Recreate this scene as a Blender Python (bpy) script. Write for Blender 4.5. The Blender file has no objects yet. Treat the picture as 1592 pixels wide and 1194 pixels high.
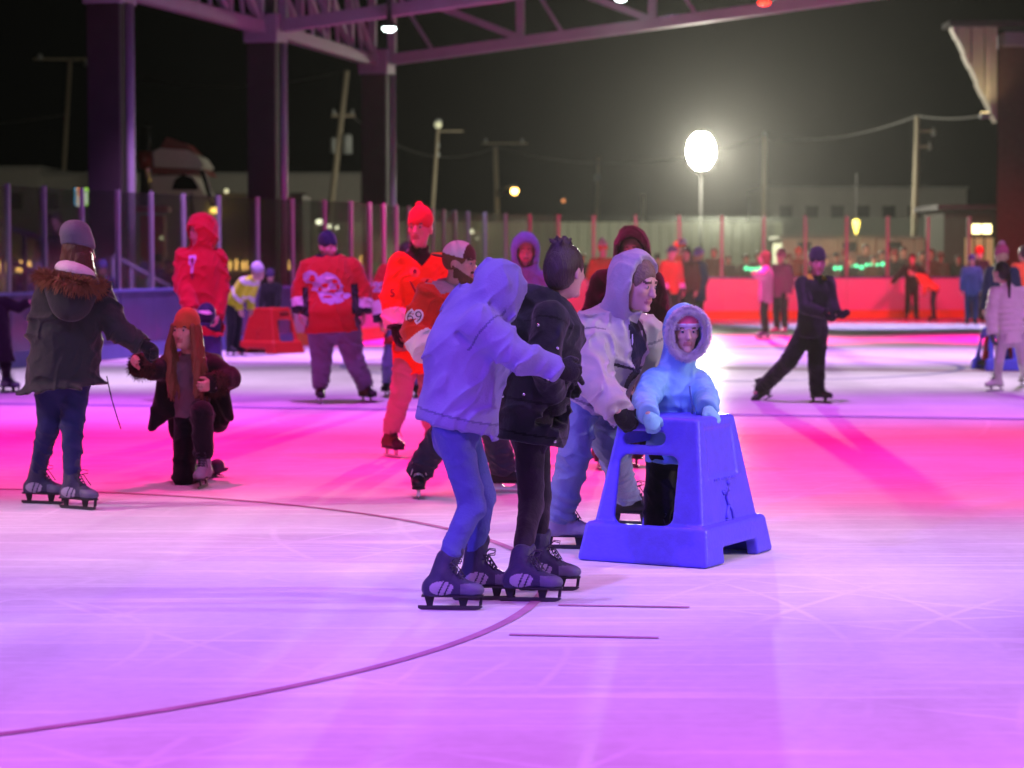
import bpy, bmesh, math, random
import numpy as np
from mathutils import Vector, Matrix
from mathutils.bvhtree import BVHTree
random.seed(7); np.random.seed(7)
sc = bpy.context.scene
col = sc.collection
R = math.radians

# ---------------------------------------------------------------- camera
FPX, W0, H0, HOR, CAMH = 3600.0, 1592.0, 1194.0, 400.0, 1.55
PITCH = math.atan((H0/2-HOR)/FPX)
cam_d = bpy.data.cameras.new('camera'); cam = bpy.data.objects.new('camera', cam_d); col.objects.link(cam)
cam.location = (0, 0, CAMH); cam.rotation_euler = (R(90)-PITCH, 0, 0)
cam_d.sensor_width = 36; cam_d.lens = 36*FPX/W0
cam_d.clip_start = .1; cam_d.clip_end = 800
cam_d.dof.use_dof = True; cam_d.dof.focus_distance = 11.3; cam_d.dof.aperture_fstop = 2.7; cam_d.dof.aperture_blades = 9
sc.camera = cam
sc.view_settings.view_transform = 'Standard'; sc.view_settings.look = 'None'
sc.view_settings.exposure = 0; sc.view_settings.gamma = 1; sc.view_settings.use_curve_mapping = False
sc.render.engine = 'CYCLES'
sc.cycles.use_denoising = True
sc.cycles.max_bounces = 6; sc.cycles.diffuse_bounces = 2; sc.cycles.glossy_bounces = 3
sc.cycles.transparent_max_bounces = 16; sc.cycles.volume_bounces = 0
sc.cycles.sample_clamp_indirect = 4; sc.cycles.caustics_reflective = False; sc.cycles.caustics_refractive = False

# ---------------------------------------------------------------- night sky
wd = bpy.data.worlds.new('World'); sc.world = wd; wd.use_nodes = True
bg = wd.node_tree.nodes['Background']
bg.inputs[0].default_value = (.55, .62, .5, 1); bg.inputs[1].default_value = .0022

# ---------------------------------------------------------------- pixel <-> place
def P(px, py, Y):
    """the point that stands at depth Y behind pixel (px, py) of the 1592x1194 photograph"""
    c, s = math.cos(PITCH), math.sin(PITCH)
    xc = (px-W0/2)/FPX; yc = -(py-H0/2)/FPX
    d = Vector((xc, c+yc*s, -s+yc*c))
    t = Y/d.y
    return Vector((0, 0, CAMH))+d*t
def G(px, py, z=0.0):
    c, s = math.cos(PITCH), math.sin(PITCH)
    xc = (px-W0/2)/FPX; yc = -(py-H0/2)/FPX
    d = Vector((xc, c+yc*s, -s+yc*c))
    t = (z-CAMH)/d.z
    return Vector((0, 0, CAMH))+d*t
def yaw_dir(a): return Vector((math.cos(R(a)), math.sin(R(a)), 0))

# ---------------------------------------------------------------- lamps
def spot(loc, tgt, colr, power, ang=60, blend=1.0, rad=.12):
    l = bpy.data.lights.new('stage_or_fill_light', 'SPOT'); l.energy = power; l.color = colr
    l.spot_size = R(ang); l.spot_blend = blend; l.shadow_soft_size = rad
    o = bpy.data.objects.new('stage_or_fill_light', l); col.objects.link(o); o.location = loc
    o.rotation_euler = (Vector(tgt)-Vector(loc)).to_track_quat('-Z', 'Y').to_euler()
    return o
AX = Vector((.233, .972, 0)); PX = Vector((.972, -.233, 0))       # rink axis, rink cross direction
MAG = (1, .006, .27)
# purple wash on the near ice
for x in (-3.4, 0, 3.4): spot((x, 4.0, 7), (x, 6.0, 0), (.76, .17, 1), 1750, 85)
# lavender wash on the middle foreground
for x in (-4, -.5, 3.5): spot((x, 9.2, 7), (x, 11.0, 0), (.46, .30, 1), 1120, 80)
# low white light from the right and left sides
spot((12, 11.6, 5.0), (.8, 11.9, 0), (1, .78, .84), 3600, 27, 1)
spot((-11, 12.8, 5.5), (-1.5, 13.2, 0), (1, .68, .76), 3300, 26, 1)
# hot pink belt
for x, p in ((-6, 3600), (-2.2, 3500), (2.0, 3100), (6.0, 3100)): spot((x, 17.4+.18*x*-1, 7), (x+.3, 18.4-.18*x, 0), MAG, p, 82)
for x in (-5, -1, 3): spot((x, 13.6, 7), (x, 14.2, 0), (1, .14, .50), 620, 88)
# violet belt
for x in (-6, -2, 2.5, 7): spot((x, 22.6, 7), (x, 23.8, 0), (.66, .13, 1), 2300, 66)
# white belt
for x in (-7, -2.5, 2.5, 7.5): spot((x, 28.2, 7), (x, 29.4, 0), (.90, .60, 1), 2200, 66)
# lavender then magenta far belts
for x in (-5, 0, 5, 10): spot((x, 35.5, 7), (x, 36.5, 0), (.72, .30, 1), 4200, 72)
for x in (-2, 4, 10): spot((x, 43.0, 7), (x, 43.5, 0), (1, .01, .34), 9000, 60)
for x in (-1, 3.5, 8, 12.5): spot((x, 51.5, 7), (x, 52.2, 0), (.6, .46, 1), 3400, 56)
# red on the end boards
for x in (2, 6.5, 11): spot((x, 50, 5.5), (x+.5, 57.5, .3), (1, .002, .09), 3400, 62)
spot((-4, 34, 5.5), (-1.8, 45, .5), (1, .01, .10), 1500, 42)
# blue violet along the left boards and their spectators
for a in ((-4.5, 22, 5.5), (-3, 29, 5.5)): spot(a, (a[0]-2.2, a[1]+10, .9), (.16, .06, 1), 520, 60)
# key lights from the camera side
spot((-7.5, .8, 5.5), (.35, 10.8, 1.1), (.14, .06, 1), 4900, 22, .6)
spot((7.0, 3.5, 6.8), (1.0, 12.0, 1.1), (.55, .48, 1), 700, 24, .6)
spot((-8.5, 9.5, 5.5), (-2.6, 17.6, 1.5), (1, .05, .035), 2700, 20, .7)
spot((-9, 15, 5.5), (-4.2, 24.6, 1.4), (.75, .10, .5), 1500, 26, .7)
spot((-2, 3, 6), (-4.2, 15, 1), (.9, .75, .8), 220, 26, .8)
spot((10, 12, 6), (6.6, 26.4, .8), (1, .75, .9), 1500, 12, .8)  # fill spot added to brighten the girl in the white puffer
# violet and pink wash on the roof trusses and columns
spot((-1, 40, 2.2), (-4, 47, 6.3), (.55, .06, .75), 120, 85)
spot((3, 41, 2.4), (2.5, 50.5, 7), (.70, .08, .5), 200, 95)
spot((-5.2, 31, 2.2), (-6.4, 40, 5), (.8, .06, .4), 90, 70)


# ---------------------------------------------------------------- materials
MC = {}
def mat(name, c, rough=.85, bump=.25, scale=60, spec=.3, metal=0, var=.12, sheen=0, stretch=None, vscale=9, folds=0):
    if name in MC: return MC[name]
    m = bpy.data.materials.new(name); m.use_nodes = True; nt = m.node_tree; b = nt.nodes['Principled BSDF']
    b.inputs['Roughness'].default_value = rough; b.inputs['Specular IOR Level'].default_value = spec; b.inputs['Metallic'].default_value = metal
    if sheen: b.inputs['Sheen Weight'].default_value = sheen
    tc = nt.nodes.new('ShaderNodeTexCoord'); mp = nt.nodes.new('ShaderNodeMapping'); nt.links.new(tc.outputs['Object'], mp.inputs[0])
    if stretch: mp.inputs['Scale'].default_value = stretch
    n1 = nt.nodes.new('ShaderNodeTexNoise'); n1.inputs['Scale'].default_value = vscale; n1.inputs['Detail'].default_value = 5
    nt.links.new(mp.outputs[0], n1.inputs['Vector'])
    mx = nt.nodes.new('ShaderNodeMix'); mx.data_type = 'RGBA'
    mx.inputs[6].default_value = tuple(max(0, v*(1-var)) for v in c)+(1,); mx.inputs[7].default_value = tuple(min(1, v*(1+var)) for v in c)+(1,)
    nt.links.new(n1.outputs['Fac'], mx.inputs[0]); nt.links.new(mx.outputs[2], b.inputs['Base Color'])
    if bump:
        n2 = nt.nodes.new('ShaderNodeTexNoise'); n2.inputs['Scale'].default_value = scale; n2.inputs['Detail'].default_value = 4
        nt.links.new(mp.outputs[0], n2.inputs['Vector'])
        bp = nt.nodes.new('ShaderNodeBump'); bp.inputs['Strength'].default_value = bump; bp.inputs['Distance'].default_value = .01
        nt.links.new(n2.outputs['Fac'], bp.inputs['Height']); nt.links.new(bp.outputs[0], b.inputs['Normal'])
        if folds:
            m3 = nt.nodes.new('ShaderNodeMapping'); nt.links.new(tc.outputs['Object'], m3.inputs[0]); m3.inputs['Rotation'].default_value = (.4, .5, .2); m3.inputs['Scale'].default_value = (1, 1, .55)
            n3 = nt.nodes.new('ShaderNodeTexNoise'); n3.noise_type = 'RIDGED_MULTIFRACTAL'; n3.inputs['Scale'].default_value = 5.5; n3.inputs['Detail'].default_value = 2.5; n3.inputs['Roughness'].default_value = .4; n3.inputs['Distortion'].default_value = .9
            nt.links.new(m3.outputs[0], n3.inputs['Vector']); b3 = nt.nodes.new('ShaderNodeBump'); b3.inputs['Strength'].default_value = folds; b3.inputs['Distance'].default_value = .032
            nt.links.new(n3.outputs['Fac'], b3.inputs['Height']); nt.links.new(b3.outputs[0], bp.inputs['Normal'])
    MC[name] = m; return m
def emis(name, c, s):
    if name in MC: return MC[name]
    m = bpy.data.materials.new(name); m.use_nodes = True; b = m.node_tree.nodes['Principled BSDF']
    b.inputs['Base Color'].default_value = (c[0]*.5, c[1]*.5, c[2]*.5, 1)
    b.inputs['Emission Color'].default_value = tuple(c)+(1,); b.inputs['Emission Strength'].default_value = s
    MC[name] = m; return m
def cloth(name, c, **k):
    d = dict(rough=.95, bump=.35, scale=45, spec=.15, sheen=.15, folds=.9); d.update(k); return mat(name, c, **d)

SKIN = mat('skin', (.55, .34, .27), .55, .08, 90, .35, var=.06)
LIPS = mat('lips', (.42, .17, .15), .45, .05, 90, .4)
BROW = mat('eyebrow_hair', (.10, .06, .04), .8)
BEARD = mat('beard_hair', (.13, .065, .035), .85, .6, 160)
EYEW = mat('eye_white', (.34, .32, .32), .25, 0, var=.02); IRIS = mat('iris', (.03, .03, .04), .2, 0)
BLACK = cloth('black_cloth', (.012, .012, .015)); BLACKK = cloth('black_knit', (.016, .016, .018), scale=140, bump=.5)
STEEL = mat('blade_steel', (.55, .56, .58), .25, .05, 40, .5, 1.0)
DARKSTEEL = mat('dark_blade_steel', (.05, .05, .06), .35, .05, 40, .5, .4)
WPLAS = mat('white_holder_plastic', (.72, .72, .74), .4, .05, 40)
BPLAS = mat('black_sole_plastic', (.02, .02, .025), .45, .05, 40)
LACE = mat('lace_cotton', (.05, .05, .07), .9, .3, 200); LACEW = mat('white_lace', (.65, .65, .66), .9, .3, 200)

# ---------------------------------------------------------------- objects
def link(name, me, parent=None):
    o = bpy.data.objects.new(name, me); col.objects.link(o)
    if parent is not None: o.parent = parent
    return o
def empty(name, loc, label, cat, group=None):
    o = bpy.data.objects.new(name, None); col.objects.link(o); o.location = loc; o.empty_display_size = .2
    tag(o, label, cat, group); return o
def tag(o, label=None, cat=None, group=None, kind=None):
    if label: o['label'] = label
    if cat: o['category'] = cat
    if group: o['group'] = group
    if kind: o['kind'] = kind
    return o
def wloc(o):
    v = Vector((0, 0, 0))
    while o is not None: v += o.location; o = o.parent
    return v
def mesh_np(name, v, q, mats, parent=None, mi=None, smooth=True, org=None):
    """v (n,3) world points, q (m,4) or (m,3) faces -> object under parent"""
    v = np.asarray(v, np.float32); q = np.asarray(q, np.int32)
    o0 = org if org is not None else (wloc(parent) if parent is not None else Vector((0, 0, 0)))
    v = v-np.array(o0, np.float32)
    me = bpy.data.meshes.new(name); k = q.shape[1]
    me.vertices.add(len(v)); me.vertices.foreach_set('co', v.ravel())
    me.loops.add(q.size); me.loops.foreach_set('vertex_index', q.ravel())
    me.polygons.add(len(q)); me.polygons.foreach_set('loop_start', np.arange(0, q.size, k, dtype=np.int32))
    if not isinstance(mats, (list, tuple)): mats = [mats]
    for m in mats: me.materials.append(m)
    if mi is not None: me.polygons.foreach_set('material_index', np.asarray(mi, np.int32))
    me.polygons.foreach_set('use_smooth', np.full(len(q), smooth))
    me.update(calc_edges=True)
    o = link(name, me, parent)
    if parent is None and org is not None: o.location = org
    return o
class MB:
    """collects boxes, tubes and extruded outlines in world space"""
    def __init__(s): s.bm = bmesh.new()
    def box(s, c, half, ax=None, bev=0):
        ax = ax or (Vector((1, 0, 0)), Vector((0, 1, 0)), Vector((0, 0, 1)))
        c = Vector(c); vs = []
        for i in (-1, 1):
            for j in (-1, 1):
                for k in (-1, 1): vs.append(s.bm.verts.new(c+ax[0]*(i*half[0])+ax[1]*(j*half[1])+ax[2]*(k*half[2])))
        fs = [s.bm.faces.new([vs[i] for i in f]) for f in ((0, 1, 3, 2), (4, 6, 7, 5), (0, 4, 5, 1), (2, 3, 7, 6), (0, 2, 6, 4), (1, 5, 7, 3))]
        if bev: bmesh.ops.bevel(s.bm, geom=list({e for f in fs for e in f.edges}), offset=bev, segments=2, affect='EDGES', profile=.5)
        return s
    def tube(s, pts, r, n=6, caps=True):
        pts = [Vector(p) for p in pts]; rs = r if isinstance(r, (list, tuple)) else [r]*len(pts); rings = []
        for i, p in enumerate(pts):
            t = (pts[min(i+1, len(pts)-1)]-pts[max(i-1, 0)]).normalized()
            a = t.cross(Vector((0, 0, 1)) if abs(t.z) < .9 else Vector((1, 0, 0))).normalized(); b = t.cross(a)
            rings.append([s.bm.verts.new(p+(a*math.cos(2*math.pi*k/n)+b*math.sin(2*math.pi*k/n))*rs[i]) for k in range(n)])
        for i in range(len(rings)-1):
            for k in range(n): s.bm.faces.new((rings[i][k], rings[i][(k+1) % n], rings[i+1][(k+1) % n], rings[i+1][k]))
        if caps: s.bm.faces.new(rings[0][::-1]); s.bm.faces.new(rings[-1])
        return s
    def prism(s, pts, o, u, v, w, th):
        """2-D outline pts in frame (o; u, v) given thickness th along w, centred"""
        a = [s.bm.verts.new(o+u*x+v*y-w*(th/2)) for x, y in pts]; b = [s.bm.verts.new(o+u*x+v*y+w*(th/2)) for x, y in pts]; n = len(pts)
        s.bm.faces.new(a[::-1]); s.bm.faces.new(b)
        for i in range(n): s.bm.faces.new((a[i], a[(i+1) % n], b[(i+1) % n], b[i]))
        return s
    def ball(s, c, r, seg=10, ring=7, sc3=(1, 1, 1)):
        m = Matrix.Translation(c) @ Matrix.Diagonal((r*sc3[0], r*sc3[1], r*sc3[2], 1))
        bmesh.ops.create_uvsphere(s.bm, u_segments=seg, v_segments=ring, radius=1, matrix=m); return s
    def build(s, name, m, parent=None, smooth=False, org=None):
        bmesh.ops.recalc_face_normals(s.bm, faces=s.bm.faces)
        o0 = org if org is not None else (wloc(parent) if parent is not None else Vector((0, 0, 0)))
        bmesh.ops.translate(s.bm, vec=-Vector(o0), verts=s.bm.verts)
        me = bpy.data.meshes.new(name); s.bm.to_mesh(me); s.bm.free()
        for x in (m if isinstance(m, (list, tuple)) else [m]): me.materials.append(x)
        if smooth: me.polygons.foreach_set('use_smooth', np.ones(len(me.polygons), bool))
        o = link(name, me, parent)
        if parent is None and org is not None: o.location = org
        return o

# ---------------------------------------------------------------- soft solids (distance field -> surface nets)
def A3(v): return np.array((v[0], v[1], v[2]), np.float32)
class Shape:
    def __init__(s): s.ops = []; s.disp = []
    def _add(s, fn, lo, hi, k, mode): s.ops.append((fn, np.asarray(lo, np.float32), np.asarray(hi, np.float32), k, mode)); return s
    def cone(s, a, b, ra, rb, k=.02, sq=None, mode='u'):
        a = A3(a); b = A3(b); n = None
        if sq is not None: n = A3(sq[0]); f = sq[1]
        ab = b-a
        if n is not None: ab = ab+n*(float(ab@n)*(f-1))
        L = max(float(ab@ab), 1e-9)
        def fn(x, y, z):
            x = x-a[0]; y = y-a[1]; z = z-a[2]
            if n is not None:
                t = (x*n[0]+y*n[1]+z*n[2])*(f-1); x = x+n[0]*t; y = y+n[1]*t; z = z+n[2]*t
            t = np.clip((x*ab[0]+y*ab[1]+z*ab[2])/L, 0, 1)
            return np.sqrt((x-t*ab[0])**2+(y-t*ab[1])**2+(z-t*ab[2])**2)-(ra+(rb-ra)*t)
        r = max(ra, rb)
        return s._add(fn, np.minimum(a, b)-r, np.maximum(a, b)+r, k, mode)
    def ell(s, c, ax, rad, k=.02, mode='u'):
        c = A3(c); M = np.array([A3(v) for v in ax], np.float32); rr = np.array(rad, np.float32); m = float(rr.max())
        def fn(x, y, z):
            x = x-c[0]; y = y-c[1]; z = z-c[2]
            q = [x*M[i, 0]+y*M[i, 1]+z*M[i, 2] for i in range(3)]
            k0 = np.sqrt(sum((q[i]/rr[i])**2 for i in range(3))); k1 = np.sqrt(sum((q[i]/rr[i]**2)**2 for i in range(3)))+1e-6
            return k0*(k0-1)/k1
        return s._add(fn, c-m, c+m, k, mode)
    def box(s, c, ax, half, rnd=.01, k=.01, mode='u'):
        c = A3(c); M = np.array([A3(v) for v in ax], np.float32); hh = np.array(half, np.float32)-rnd; m = float(np.linalg.norm(half))
        def fn(x, y, z):
            x = x-c[0]; y = y-c[1]; z = z-c[2]
            q = [np.abs(x*M[i, 0]+y*M[i, 1]+z*M[i, 2])-hh[i] for i in range(3)]
            return np.sqrt(sum(np.maximum(v, 0)**2 for v in q))+np.minimum(np.maximum(np.maximum(q[0], q[1]), q[2]), 0)-rnd
        return s._add(fn, c-m, c+m, k, mode)
    def cut(s, p, n, r, k=.006):
        """take away what lies beyond the plane (p, n) inside a ball of radius r"""
        p = A3(p); n = A3(Vector(n).normalized())
        def fn(x, y, z):
            x = x-p[0]; y = y-p[1]; z = z-p[2]
            return np.maximum(-(x*n[0]+y*n[1]+z*n[2]), np.sqrt(x*x+y*y+z*z)-r)
        return s._add(fn, p-r, p+r, k, 's')
    def fold(s, amp, wl, d, seed=0):
        s.disp.append((amp, 2*math.pi/wl, A3(Vector(d).normalized()), seed)); return s
    def mesh(s, h, smooth=1):
        u = [o for o in s.ops if o[4] == 'u']
        pad = 5*h+.02
        lo = np.min([o[1] for o in u], 0)-pad; hi = np.max([o[2] for o in u], 0)+pad
        n = np.ceil((hi-lo)/h).astype(int)+1
        ax = [(lo[i]+h*np.arange(n[i])).astype(np.float32) for i in range(3)]
        D = np.full(n, .4, np.float32)
        for fn, l, g, k, mode in s.ops:
            p = (k if k else 0)+3.5*h
            i0 = np.maximum(np.floor((l-p-lo)/h).astype(int), 0); i1 = np.minimum(np.ceil((g+p-lo)/h).astype(int)+1, n)
            if (i1 <= i0).any(): continue
            sl = tuple(slice(i0[i], i1[i]) for i in range(3))
            v = fn(ax[0][sl[0]][:, None, None], ax[1][sl[1]][None, :, None], ax[2][sl[2]][None, None, :])
            d = D[sl]
            if mode == 's': v = -v; d, v = -d, -v
            kk = max(k, 1e-4); t = np.clip(.5+.5*(v-d)/kk, 0, 1)
            r = v*(1-t)+d*t-kk*t*(1-t)
            D[sl] = -r if mode == 's' else r
        if s.disp:
            I = np.nonzero(np.abs(D) < .03+2*h); x, y, z = ax[0][I[0]], ax[1][I[1]], ax[2][I[2]]; w = 0
            for amp, f, d, sd in s.disp:
                rs = np.random.RandomState(sd+11); e = rs.normal(size=3); e /= np.linalg.norm(e); e2 = rs.normal(size=3); e2 /= np.linalg.norm(e2); ph = rs.uniform(0, 6, 3)
                a = x*d[0]+y*d[1]+z*d[2]; b = x*e[0]+y*e[1]+z*e[2]; c = x*e2[0]+y*e2[1]+z*e2[2]
                m = np.sin(.5*a*f+ph[0]+.9*np.sin(b*f*.4+ph[1])+.4*np.sin(c*f*.7))
                w = w-amp*np.clip(.45+.8*np.sin(c*f*.4+ph[2])*np.sin(b*f*.3+ph[0]), 0, 1)*(1-np.abs(m))**2*1.5
            D[I] += w.astype(np.float32)
        return nets(D, lo, h, smooth)
def nets(D, lo, h, smooth=1):
    S = D < 0
    c8 = np.zeros(tuple(k-1 for k in D.shape), np.uint8)
    for i in range(8):
        a, b, c = i >> 2, (i >> 1) & 1, i & 1
        c8 += S[a:S.shape[0]-1+a, b:S.shape[1]-1+b, c:S.shape[2]-1+c]
    I = np.nonzero((c8 > 0) & (c8 < 8)); N = len(I[0])
    idx = np.full(c8.shape, -1, np.int32); idx[I] = np.arange(N, dtype=np.int32)
    val = [D[I[0]+(i >> 2), I[1]+((i >> 1) & 1), I[2]+(i & 1)] for i in range(8)]
    acc = np.zeros((N, 3), np.float32); cnt = np.zeros(N, np.float32)
    for i in range(8):
        for bit in (4, 2, 1):
            if i & bit: continue
            j = i | bit; a, b = val[i], val[j]; m = (a < 0) != (b < 0)
            t = np.where(m, a/np.where(m, a-b, 1), 0)
            p = np.stack([np.full(N, (i >> 2)), np.full(N, (i >> 1) & 1), np.full(N, i & 1)], 1).astype(np.float32)
            p[:, {4: 0, 2: 1, 1: 2}[bit]] += t
            acc += p*m[:, None]; cnt += m
    V = (np.stack(I, 1)+acc/np.maximum(cnt, 1)[:, None])*h+lo
    F = []
    for axn in range(3):
        sl0 = [slice(1, -1)]*3; sl1 = [slice(1, -1)]*3; sl0[axn] = slice(0, -1); sl1[axn] = slice(1, None)
        a = S[tuple(sl0)]; b = S[tuple(sl1)]
        J = np.nonzero(a != b); inv = a[J]
        g = [J[k]+(0 if k == axn else 1) for k in range(3)]; u, w = [k for k in range(3) if k != axn]
        def cell(du, dw):
            q = list(g); q[u] = q[u]-du; q[w] = q[w]-dw; return idx[q[0], q[1], q[2]]
        Q = np.stack([cell(1, 1), cell(0, 1), cell(0, 0), cell(1, 0)], 1)
        flip = inv if axn != 1 else ~inv
        Q[~flip] = Q[~flip][:, ::-1]; F.append(Q)
    F = np.concatenate(F); F = F[(F >= 0).all(1)]
    for _ in range(smooth):
        s = np.zeros_like(V); c = np.zeros(N)
        for i in range(4):
            a, b = F[:, i], F[:, (i+1) % 4]
            for k in range(3): s[:, k] += np.bincount(a, V[b, k], N)+np.bincount(b, V[a, k], N)
            c += np.bincount(a, minlength=N)+np.bincount(b, minlength=N)
        V = V*.5+.5*s/np.maximum(c, 1)[:, None]
    return V.astype(np.float32), F
def cents(V, F): return V[F].mean(1)
def project(name, polys, c, rt, up, nrm, VF, m, parent, off=.004, edge=.03):
    """lay 2-D outlines (or a ready (verts, tris)) on a surface by rays along -nrm"""
    bvh = BVHTree.FromPolygons([tuple(v) for v in VF[0].tolist()], [tuple(f) for f in VF[1].tolist()])
    bm = bmesh.new()
    if isinstance(polys, tuple):
        vs = [bm.verts.new((x, y, 0)) for x, y in polys[0]]
        for f in polys[1]:
            try: bm.faces.new([vs[i] for i in f])
            except ValueError: pass
    else:
        for k, pl in enumerate(polys): bm.faces.new([bm.verts.new((x, y, 0)) for x, y in pl])
    bmesh.ops.triangulate(bm, faces=bm.faces)
    for _ in range(4):
        e = [x for x in bm.edges if x.calc_length() > edge]
        if not e: break
        bmesh.ops.subdivide_edges(bm, edges=e, cuts=1); bmesh.ops.triangulate(bm, faces=bm.faces)
    o0 = wloc(parent)
    for v in list(bm.verts):
        q = Vector(c)+rt*v.co.x+up*v.co.y; hit = bvh.ray_cast(q+nrm*.5, -nrm)
        if hit[0] is None: bm.verts.remove(v)
        else: v.co = hit[0]+nrm*off-o0
    me = bpy.data.meshes.new(name); bm.to_mesh(me); bm.free(); me.materials.append(m)
    return link(name, me, parent)
def fur(name, pts, n, ln, m, parent, core=.02, out=None, closed=True, seed=0):
    """a roll of fur along a line: many slim tufts round a core"""
    rs = np.random.RandomState(seed); pts = [Vector(p) for p in pts]; N = len(pts); V = []; F = []
    for k in range(n):
        t = rs.uniform(0, N if closed else N-1); i = int(t); a, b_ = pts[i % N], pts[(i+1) % N]; p = a+(b_-a)*(t-i); d = (b_-a).normalized()
        e = Vector(rs.normal(size=3)); e = (e-d*e.dot(d)).normalized(); dr = (e+d*rs.uniform(-.6, .6)+(out*.5 if out else Vector())).normalized()
        s = p+e*core*.5; w = d.cross(dr).normalized(); q = dr.cross(w); l = ln*rs.uniform(.55, 1.2); bw = .0022+ln*.045; j = len(V)
        V += [s+w*bw, s-w*bw*.5+q*bw, s-w*bw*.5-q*bw, s+dr*l+Vector((0, 0, -.25*l))]; F += [(j, j+1, j+3), (j+1, j+2, j+3), (j+2, j, j+3)]
    o = mesh_np(name, [tuple(v) for v in V], F, m, parent, None, False)
    MB().tube(pts+([pts[0], pts[1]] if closed else []), core, 8).build('lining', m, o, True); o.data.update(); return o
def text_flat(txt, size, bold=.0):
    cu = bpy.data.curves.new('t', 'FONT'); cu.body = txt; cu.size = size; cu.align_x = 'CENTER'; cu.align_y = 'CENTER'; cu.resolution_u = 3; cu.offset = bold
    ob = bpy.data.objects.new('t', cu); col.objects.link(ob)
    bpy.context.view_layer.update()
    me = bpy.data.meshes.new_from_object(ob.evaluated_get(bpy.context.evaluated_depsgraph_get()))
    v = [(a.co.x, a.co.y) for a in me.vertices]; f = [list(p.vertices) for p in me.polygons]
    bpy.data.objects.remove(ob); bpy.data.curves.remove(cu); bpy.data.meshes.remove(me)
    return v, f

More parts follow.
